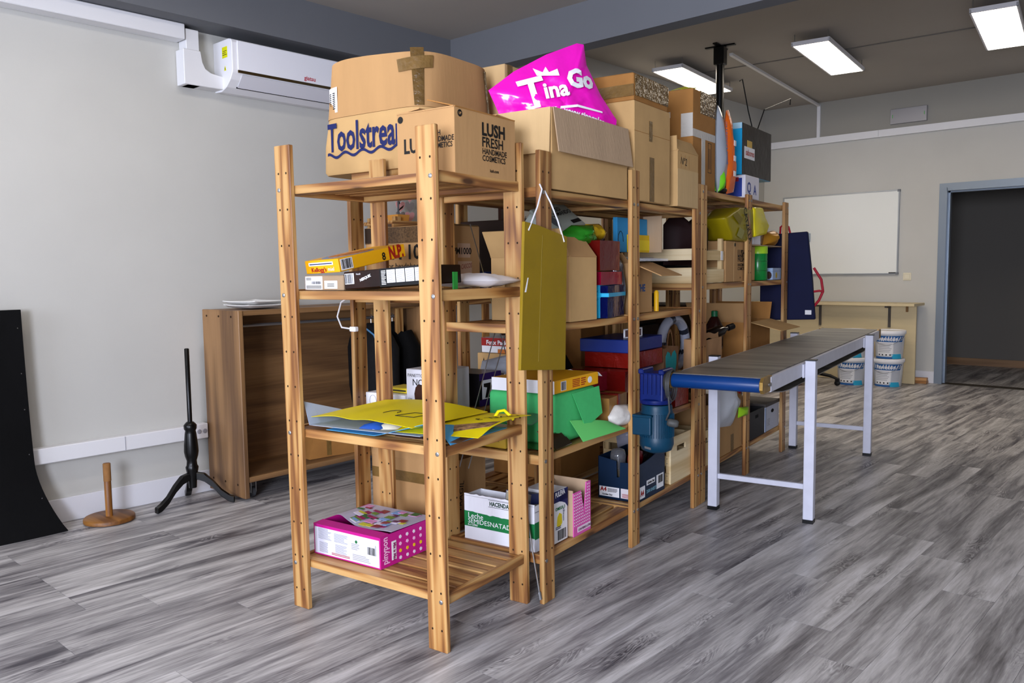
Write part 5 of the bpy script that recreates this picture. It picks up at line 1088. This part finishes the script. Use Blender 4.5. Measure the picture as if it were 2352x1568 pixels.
part(t, 'bright_end', MB().prism([(.465, .03), (.69, .05), (.745, .105), (.60, .215), (.435, .205)], 'y', -.055, .125).bevel(.014, 2).crumple(.007, 14, 3, 6), mat('bright_yellow_film', 'd9c815', .25, bump=.3, bscale=14), True)
text(t, 'CATZILLA', .062, 'F', None, .245, .185, ink, bold=.002, turn=-62, mapf=lambda u, v: (u, -.060, v), width=.8)
part(t, 'label_block', MB().add([(.14, -.059, .03), (.22, -.059, .012), (.27, -.059, .06), (.19, -.059, .08)], [(0, 1, 2, 3)]), mat('olive_print', '8f8a4a', .5)); part(t, 'label_block', MB().add([(.08, -.059, .14), (.19, -.059, .09), (.23, -.059, .13), (.14, -.059, .165)], [(0, 1, 2, 3)]), mat('olive_dark', '7a6a10', .5))
singleS('dark_red_bag', 'dark maroon carrier bag standing in the fruit crate', 'bag', MB().pillow([(0, 0), (.30, 0), (.31, .2), (.24, .28), (.17, .24), (.08, .30), (.0, .22)], .07, 7, 4, .01, 3), mat('maroon_cloth', '1e0606', .7), -.20, 2.17, Z5 + .10, 60, True)
t, D = carton('cardboard box under the cardboard sheet beside the green bottle', -.30, 2.88, Z5, .28, .30, .215, card_tan, open_=False)
part(t, 'cardboard_sheet', MB().box(-.02, .33, -.01, .80, .217, .222), card_grey)
singleS('gold_bag', 'crinkled gold paper bag lying on the cardboard sheet', 'bag', MB().pillow([(0, 0), (.16, .0), (.2, .05), (.15, .1), (.03, .085)], .05, 7, 4, .014, 2), mat('gold_paper_bag', 'a8741c', .35, metal=.2), -.02, 3.33, Z5 + .224, 80, True)
singleS('white_packet', 'small white printed packet on the cardboard sheet', 'packet', MB().box(0, .09, 0, .14, 0, .075).bevel(.003), mat('white_pack', 'dcd9e0', .4), -.08, 3.05, Z5 + .224)
t = thingS('green_tube', 'tall green translucent tube standing at the shelf edge', 'tube', -.03, 3.27, Z5)
part(t, 'tube', MB().lathe([(.058, 0), (.06, .003), (.06, .215), (.055, .22)], 24), mat('green_plastic', '168a3a', .2, trans=.25), True); part(t, 'cap', MB().lathe([(.061, .17), (.061, .215), (.05, .223)], 24), mat('lime_plastic', '9cc62c', .3), True)
for z in (.06, .12): part(t, 'ring', MB().lathe([(.061, z), (.0615, z + .002), (.061, z + .004)], 24, cap=False), mat('dark_green', '0c5a24', .4), True)
t, D = carton('pale blue biscuit tin with flower print at the far shelf end', -.16, 3.39, Z5, .19, .19, .078, mat('pale_blue_tin', '9fb4d2', .3), open_=False, name='biscuit_tin')
part(t, 'lid_line', MB().box(-.001, .191, -.001, .191, .055, .058), mat('tin_edge', '7f94b4', .3)); part(t, 'flower_print', MB().prism([(.08 + .02 * math.cos(k * .63), .03 + .02 * math.sin(k * .63)) for k in range(10)], 'x', .1905, .1915), mat('flower_yellow', 'b8a04a', .5)); part(t, 'teddy_print', MB().prism([(.165 + .02 * math.cos(k * .63), .03 + .026 * math.sin(k * .63)) for k in range(10)], 'y', -.0015, -.0005), mat('choco_print', '3a2016', .4))
# level behind the conveyor
Z4 = .658
t, D = carton('large open brown box behind the conveyor with a long flap sticking out', -.40, 3.06, Z4, .39, .42, .255, card_dark, flaps=(('R', .20, 104, card_tan), ('F', .15, 35, card), ('B', .12, 20)))
t = paper_bag('small tan paper bag with dark bottle in front of the large open box', -.10, 2.22, Z4, .13, .27, .21, mat('tan_paper_bag', 'a87f58', .7, var=.1, scale=8, bump=.3, bscale=8), 3, False)
part(t, 'folded_rim', MB().sheet(8, 2, lambda u, v: (.12, .27 * u, .21 + .03 * v + .008 * math.sin(u * 7)), .003), mat('tan_paper_bag', 'a87f58', .7))
t = thingS('dark_bottle', 'dark bottle lying in the tan paper bag, neck outwards', 'bottle', -.05, 2.40, Z4 + .21, 70)
part(t, 'body', MB().lathe([(.03, 0), (.034, .01), (.034, .14), (.014, .18), (.013, .21)], 16).rot(0, 78, 0), mat('dark_glass', '120a08', .12), True); part(t, 'cap', MB().lathe([(.018, .205), (.018, .25), (.014, .252)], 16).rot(0, 78, 0), black, True)
t = thingS('green_capped_bottle', 'dark round bottle with green cap behind the tan paper bag', 'bottle', -.16, 2.85, Z4 + .10); part(t, 'body', MB().lathe([(.05, 0), (.055, .02), (.055, .14), (.03, .19), (.018, .205)], 20), mat('brown_glass', '2a1410', .1), True); part(t, 'cap', MB().lathe([(.02, .2), (.02, .235), (.012, .238)], 16), mat('bottle_green', '0f5a34', .4), True)
singleS('white_tray', 'white tray edge behind the conveyor on the far unit', 'tray', MB().box(0, .2, 0, .36, 0, .02).bevel(.004), white_plastic, -.145, 2.12, Z4)
singleS('white_plastic_bag', 'white and green plastic bag bulging out over the brown box', 'bag', MB().pillow([(0, 0), (.22, -.02), (.33, .10), (.24, .17), (.2, .36), (.06, .38), (-.02, .2)], .06, 8, 4, .016, 4), mat('white_film', 'c9ccd2', .22, bump=.3, bscale=14), .02, 2.36, ZB + .18, 84, True)
o = singleS('green_label_packet', 'bright green and white packet on the plastic bag', 'packet', MB().pillow([(0, 0), (.13, 0), (.14, .05), (.01, .06)], .02, 5, 4, .005, 4), mat('lime_pack', '8fc01e', .35), .085, 2.58, ZB + .21, 84, True)
singleS('red_ball', 'small round red ball on the plastic bag', 'ball', MB().lathe([(.03, 0), (.034, .01), (.03, .02)], 16).rot(0, 90, 0), mat('red_plastic', 'a81818', .4), .0, 2.82, ZB + .33, 0, True)
singleS('black_bin_bag', 'black bin bag behind the black storage box', 'bag', MB().pillow([(0, 0), (.35, 0), (.4, .2), (.2, .34), (0, .28)], .04, 7, 4, .012, 5), mat('black_film', '0a0a0b', .25, bump=.4, bscale=20), -.36, 2.85, ZB, 90, True)
# navy bag with red handles hanging on the far end
t = thingS('navy_bag', 'large flat navy blue bag with red handles hanging on the far end of the row', 'bag', -.15, 3.70, .89, 0)
part(t, 'cloth', MB().prism([(.0, .0), (.375, .012), (.352, .27), (.315, .605), (.0, .59)], 'y', 0, .035).bevel(.006), mat('navy_cloth', '0a1136', .75, var=.1, scale=6))
rd = mat('red_strap', 'a3162a', .5)
part(t, 'handle', MB().tube([(.13, .015, .59), (.135, .005, .64), (.16, -.0, .66), (.19, .005, .64), (.2, .015, .59)], .007, 8), rd, True)
part(t, 'handle', MB().tube([(.355, .03, .36), (.40, .05, .28), (.41, .06, .2), (.385, .06, .14), (.36, .03, .1)], .009, 8), rd, True); part(t, 'handle', MB().tube([(.355, .03, .2), (.39, .05, .205), (.41, .05, .2)], .008, 8), rd, True)
part(t, 'white_tag', MB().box(.31, .352, -.002, 0, .045, .075), white_print)
tag(new('grey_socket', MB().box(-.02, .02, -.02, 0, -.05, .05).bevel(.003).mesh('grey_socket', mat('pale_blue_grey', '9fb0c0', .4)), None, (-3.93, YB - .027, 1.60)), 'pale grey block on the whiteboard edge behind the navy bag', 'block')

# ------------------------------------------------------------------ conveyor table with motor
BL = 3.12; BWD = .385
t = thingS('conveyor_table', 'belt conveyor table with worn dark belt, blue end roller and white legs', 'conveyor', .215, 1.315, 0, 2)
belt_m = mat('worn_grey_belt', '77736b', .38, var=.55, scale=11, bump=.1, bscale=30, stretch=(.12, 1, 1)); leg_m = mat('chipped_white_paint', 'c9cad6', .45, var=.05, scale=14)
BZT = .797
part(t, 'belt', MB().box(0, BWD, .03, BL - .03, BZT - .006, BZT), belt_m)
part(t, 'return_belt', MB().sheet(2, 24, lambda u, v: (.01 + (BWD - .02) * u, .04 + (BL - .08) * v, .738 - .055 * min(1, v * 7, (1 - v) * 7)), .004), belt_m, True)
def roller(y, m): return MB().lathe([(.03, 0), (.031, .002), (.031, BWD - .002), (.03, BWD)], 24).rot(0, 90, 0).move(0, y, BZT - .032)
part(t, 'end_roller', roller(.032, None), mat('blue_roller', '08346e', .35, var=.1, scale=8), True); part(t, 'end_roller', roller(BL - .032, None), black, True)
for x in (-.018, BWD + .002): part(t, 'side_rail', MB().box(x, x + .016, .12, BL - .09, BZT - .07, BZT - .004).bevel(.002), leg_m)
brass = mat('worn_brass', '9a7a3e', .35, metal=.6, var=.35, scale=18)
for x in (-.016, BWD + .002):
    for y0_, y1_ in ((-.002, .14), (BL - .10, BL + .004)):
        b_ = part(t, 'bearing_plate', MB().prism([(y0_ + .02, BZT - .065), (y1_, BZT - .065), (y1_, BZT + .001), (y0_ + .02, BZT + .001), (y0_, BZT - .015), (y0_, BZT - .048)], 'x', x, x + .014), brass)
    for y in (.09, .11): part(t, 'bolt', MB().lathe([(.008, 0), (.008, .005), (.004, .007)], 8).rot(0, 90, 0).move(x + .014, y, BZT - .035), steel)
for y in (.735, 2.43):
    for x, xi in ((-.072, -.024), (BWD + .024, BWD + .072)):
        lg = part(t, 'leg', MB().box(x, xi, y - .024, y + .024, .018, BZT + .006).bevel(.002), leg_m)
        part(lg, 'rubber_foot', MB().box(x - .001, xi + .001, y - .025, y + .025, 0, .018), black); part(lg, 'top_cap', MB().box(x - .001, xi + .001, y - .025, y + .025, BZT + .006, BZT + .011), black)
        xx = (-.024, -.018) if x < 0 else (BWD + .018, BWD + .024)
        part(t, 'leg_bracket', MB().box(xx[0], xx[1], y - .05, y + .02, BZT - .075, BZT - .01), leg_m)
    part(t, 'cross_bar', MB().box(-.024, BWD + .024, y - .011, y + .011, .165, .192).bevel(.002), leg_m)
# gear motor hung on the near left end
blu = mat('blue_cast_paint', '0a1d60', .35, var=.15, scale=14); teal = mat('petrol_blue_paint', '083850', .4, var=.15, scale=10)
g = part(t, 'gearbox', MB().box(-.145, -.035, -.005, .105, .665, .795).bevel(.008, 2), blu)
for k in range(5): part(g, 'gearbox_fin', MB().box(-.132 + k * .02, -.124 + k * .02, -.014, -.004, .70, .79), blu)
part(g, 'gearbox_ear', MB().box(-.15, -.125, -.01, .11, .79, .812).bevel(.004), blu); part(g, 'gearbox_ear', MB().box(-.055, -.03, -.01, .11, .79, .812).bevel(.004), blu)
part(g, 'mounting_flange', MB().lathe([(.07, .655), (.072, .66), (.072, .672), (.06, .678)], 24).move(-.09, .05, 0), blu, True)
sh_ = part(t, 'shaft_coupling', MB().lathe([(.04, 0), (.046, .004), (.046, .018), (.03, .022), (.03, .035)], 24).rot(0, 90, 0).move(-.038, .04, BZT - .04), mat('dark_steel', '55534e', .35, metal=.7), True)
cb_ = MB()
for k in range(3): cb_.tube([(-.02 + .008 * k, .035 + (.045 + .004 * k) * math.cos(q * .42), BZT - .055 + (.06 + .005 * k) * math.sin(q * .42)) for q in range(16)], .004, 6, cap=False)
cb_.tube([(-.01, .0, .70), (-.0, -.01, .63), (-.02, .0, .59)], .0045, 6)
part(t, 'power_cord', cb_, mat('grey_cable', '3c3c3c', .45), True); part(t, 'plug', MB().lathe([(.012, 0), (.018, .01), (.018, .04), (.012, .05)], 12).rot(0, 100, 20).move(-.01, -.015, .585), mat('plug_grey', '4a4a48', .5), True)
m_ = part(t, 'motor_body', MB().lathe([(.066, .65), (.07, .64), (.07, .622), (.074, .615), (.074, .505), (.076, .50), (.077, .47), (.068, .445), (.04, .432)], 28).move(-.085, .05, 0), teal, True)
for k in range(18):
    a_ = -2.4 + k * .15
    part(m_, 'cooling_fin', MB().box(.072, .08, -.0016, .0016, .507, .612).rot(0, 0, math.degrees(a_)).move(-.085, .05, 0), teal)
part(m_, 'terminal_box', MB().box(-.165, -.075, -.045, .03, .52, .605).bevel(.006, 2), teal)
part(m_, 'terminal_lid', MB().box(-.168, -.072, -.048, .033, .600, .612).bevel(.003), teal)
part(m_, 'rating_plate', MB().add([(-.11, -.0285, .46), (-.08, -.028, .455), (-.08, -.028, .465), (-.11, -.0285, .47)], [(0, 1, 2, 3)]), steel)

# ------------------------------------------------------------------ back wall: desk, buckets, bits
ply = mat('pale_maple_board', 'c9b892', .5, var=.04, scale=6, stretch=(.3, 3, 3))
t = thing('wall_desk', 'long pale wooden desk board with front panel along the back wall', 'desk', (-4.45, 9.1, 0))
part(t, 'top', MB().box(0, 1.80, .0, .36, .835, .862).bevel(.002), ply); part(t, 'front_panel', MB().box(0, 1.78, .15, .17, .005, .835), ply)
dg = mat('dark_bracket', '4c4640', .5)
for x in (.75, 1.50): part(t, 'bracket', MB().box(x, x + .025, .135, .15, .60, .83).box(x, x + .025, .02, .15, .815, .833), dg)
part(t, 'hook', MB().box(1.68, 1.70, .13, .15, .77, .83), mat('brown_wood_hook', '7a5a34', .6))
blb = mat('bucket_blue', '2a5f9c', .4); cyb = mat('bucket_cyan', '2fa6cc', .4); bw = mat('bucket_white', 'dfe1e4', .35)
def bucket(label, x, y, z, rz):
    t = thing('paint_bucket', label, 'bucket', (x, y, z), R(rz), 'paint buckets by the desk')
    part(t, 'pail', MB().lathe([(.125, 0), (.13, .004), (.147, .255), (.15, .262), (.142, .264)], 36), bw, True)
    part(t, 'lid', MB().lathe([(.158, .255), (.16, .26), (.16, .288), (.154, .293), (.148, .293), (.146, .286), (.01, .286)], 36), white_plastic, True)
    def arc(a0, a1, z0, z1, m, name, e=.0008, n=10, sl=0.):
        mb = MB()
        for i in range(n):
            for s in (0,):
                p = []
                for a_, z_ in ((a0 + (a1 - a0) * i / n, z0), (a0 + (a1 - a0) * (i + 1) / n, z0), (a0 + (a1 - a0) * (i + 1) / n + sl, z1), (a0 + (a1 - a0) * i / n + sl, z1)):
                    r_ = .13 + (.017) * z_ / .255 + e; p.append((r_ * math.cos(R(a_)), r_ * math.sin(R(a_)), z_))
                mb.add(p, [(0, 1, 2, 3)])
        return part(t, name, mb, m)
    arc(-140, -20, .175, .24, blb, 'blue_band', sl=6); arc(-150, -62, .0, .02, blb, 'foot_band'); arc(-62, -15, .0, .05, cyb, 'cyan_wedge', sl=-8); arc(-130, -62, .03, .172, white_print, 'text_panel'); arc(-58, -20, .06, .17, mat('bucket_grey', 'b8bcc4', .4), 'grey_panel')
    vs, fs = glyphs('Revetón', .06, .0012)
    pts = []
    for x_, y_ in vs:
        z_ = .188 + y_; r_ = .13 + .017 * z_ / .255 + .0022; a_ = R(-122) + x_ / r_; pts.append((r_ * math.cos(a_), r_ * math.sin(a_), z_))
    part(t, 'lettering', MB().add(pts, fs), white_print)
    for k in range(6): arc(-126, -68 - 4 * (k % 3), .155 - k * .017, .160 - k * .017, grey_print, 'print_line', e=.0018)
    for k in range(4):
        a_ = -124 + k * 16; arc(a_, a_ + 6, .034, .048, ink, 'pictogram', e=.0018, n=2)
    part(t, 'handle', MB().tube([(.152 * math.cos(q), .152 * math.sin(q) - .0, .235 - .09 * math.sin((q + 2.9) / 2.7 * math.pi)) for q in [-2.9 + 2.7 * k / 16 for k in range(17)]], .0025, 6), steel, True)
    return t
bucket('white paint bucket with blue band standing on another, right stack by the desk', -2.865, 9.04, .295, 4)
bucket('white paint bucket with blue band at the foot of the right stack', -2.87, 9.035, 0, 0)
bucket('white paint bucket half hidden by the belt end, top of the left stack', -3.22, 8.95, .295, -6)
bucket('white paint bucket behind the far conveyor leg, foot of the left stack', -3.22, 8.95, 0, 3)
t = thing('orange_toolbox', 'orange and dark plastic case on the floor behind the conveyor', 'case', (-3.98, 8.36, 0), R(8))
part(t, 'body', MB().box(0, .40, 0, .2, .0, .19).bevel(.008), mat('orange_plastic', 'b5601c', .5)); part(t, 'dark_lid', MB().box(-.003, .3, -.003, .203, .15, .195).bevel(.004), mat('dark_lid', '4a4440', .6)); lines(t, 'F', (.4, .2, .19), .18, .36, .06, .12, 3, mat('orange_pale', 'd9925c', .5), 3)
t = thing('chair_base', 'black swivel chair foot with castor behind the far conveyor legs', 'chair base', (-3.30, 8.70, 0))
part(t, 'arm', MB().tube([(-.22, .03, .12), (-.05, 0, .10), (.02, 0, .075)], [.02, .018, .014], 8), black, True); part(t, 'column', MB().lathe([(.03, .1), (.028, .34), (.02, .36)], 14).move(-.22, .03, 0), black, True); part(t, 'castor', MB().lathe([(.02, -.018), (.027, -.014), (.027, .014), (.02, .018)], 16).rot(90).move(.025, 0, .028), black, True); part(t, 'castor_hood', MB().box(.005, .045, -.02, .02, .04, .08).bevel(.006), black)
for k in (1, 2): part(t, 'arm', MB().tube([(-.22, .03, .12), (-.22 + .2 * math.cos(2.1 * k), .03 + .2 * math.sin(2.1 * k), .03)], [.02, .014], 8), black, True)
for k in range(2): tag(new('wood_block', MB().box(-.07, .07, -.04, .04, 0, .03).bevel(.002).mesh('wood_block', wood('offcut_wood_%d' % k, 'x', 'a9733c', 'c48c50', 'd6a46a', knots=False)), None, (-2.66, 9.42 - .01 * k, .031 * k), R(6 * k)), ('lower wooden offcut on the floor by the white baseboard', 'upper wooden offcut lying on another by the white baseboard')[k], 'offcut')
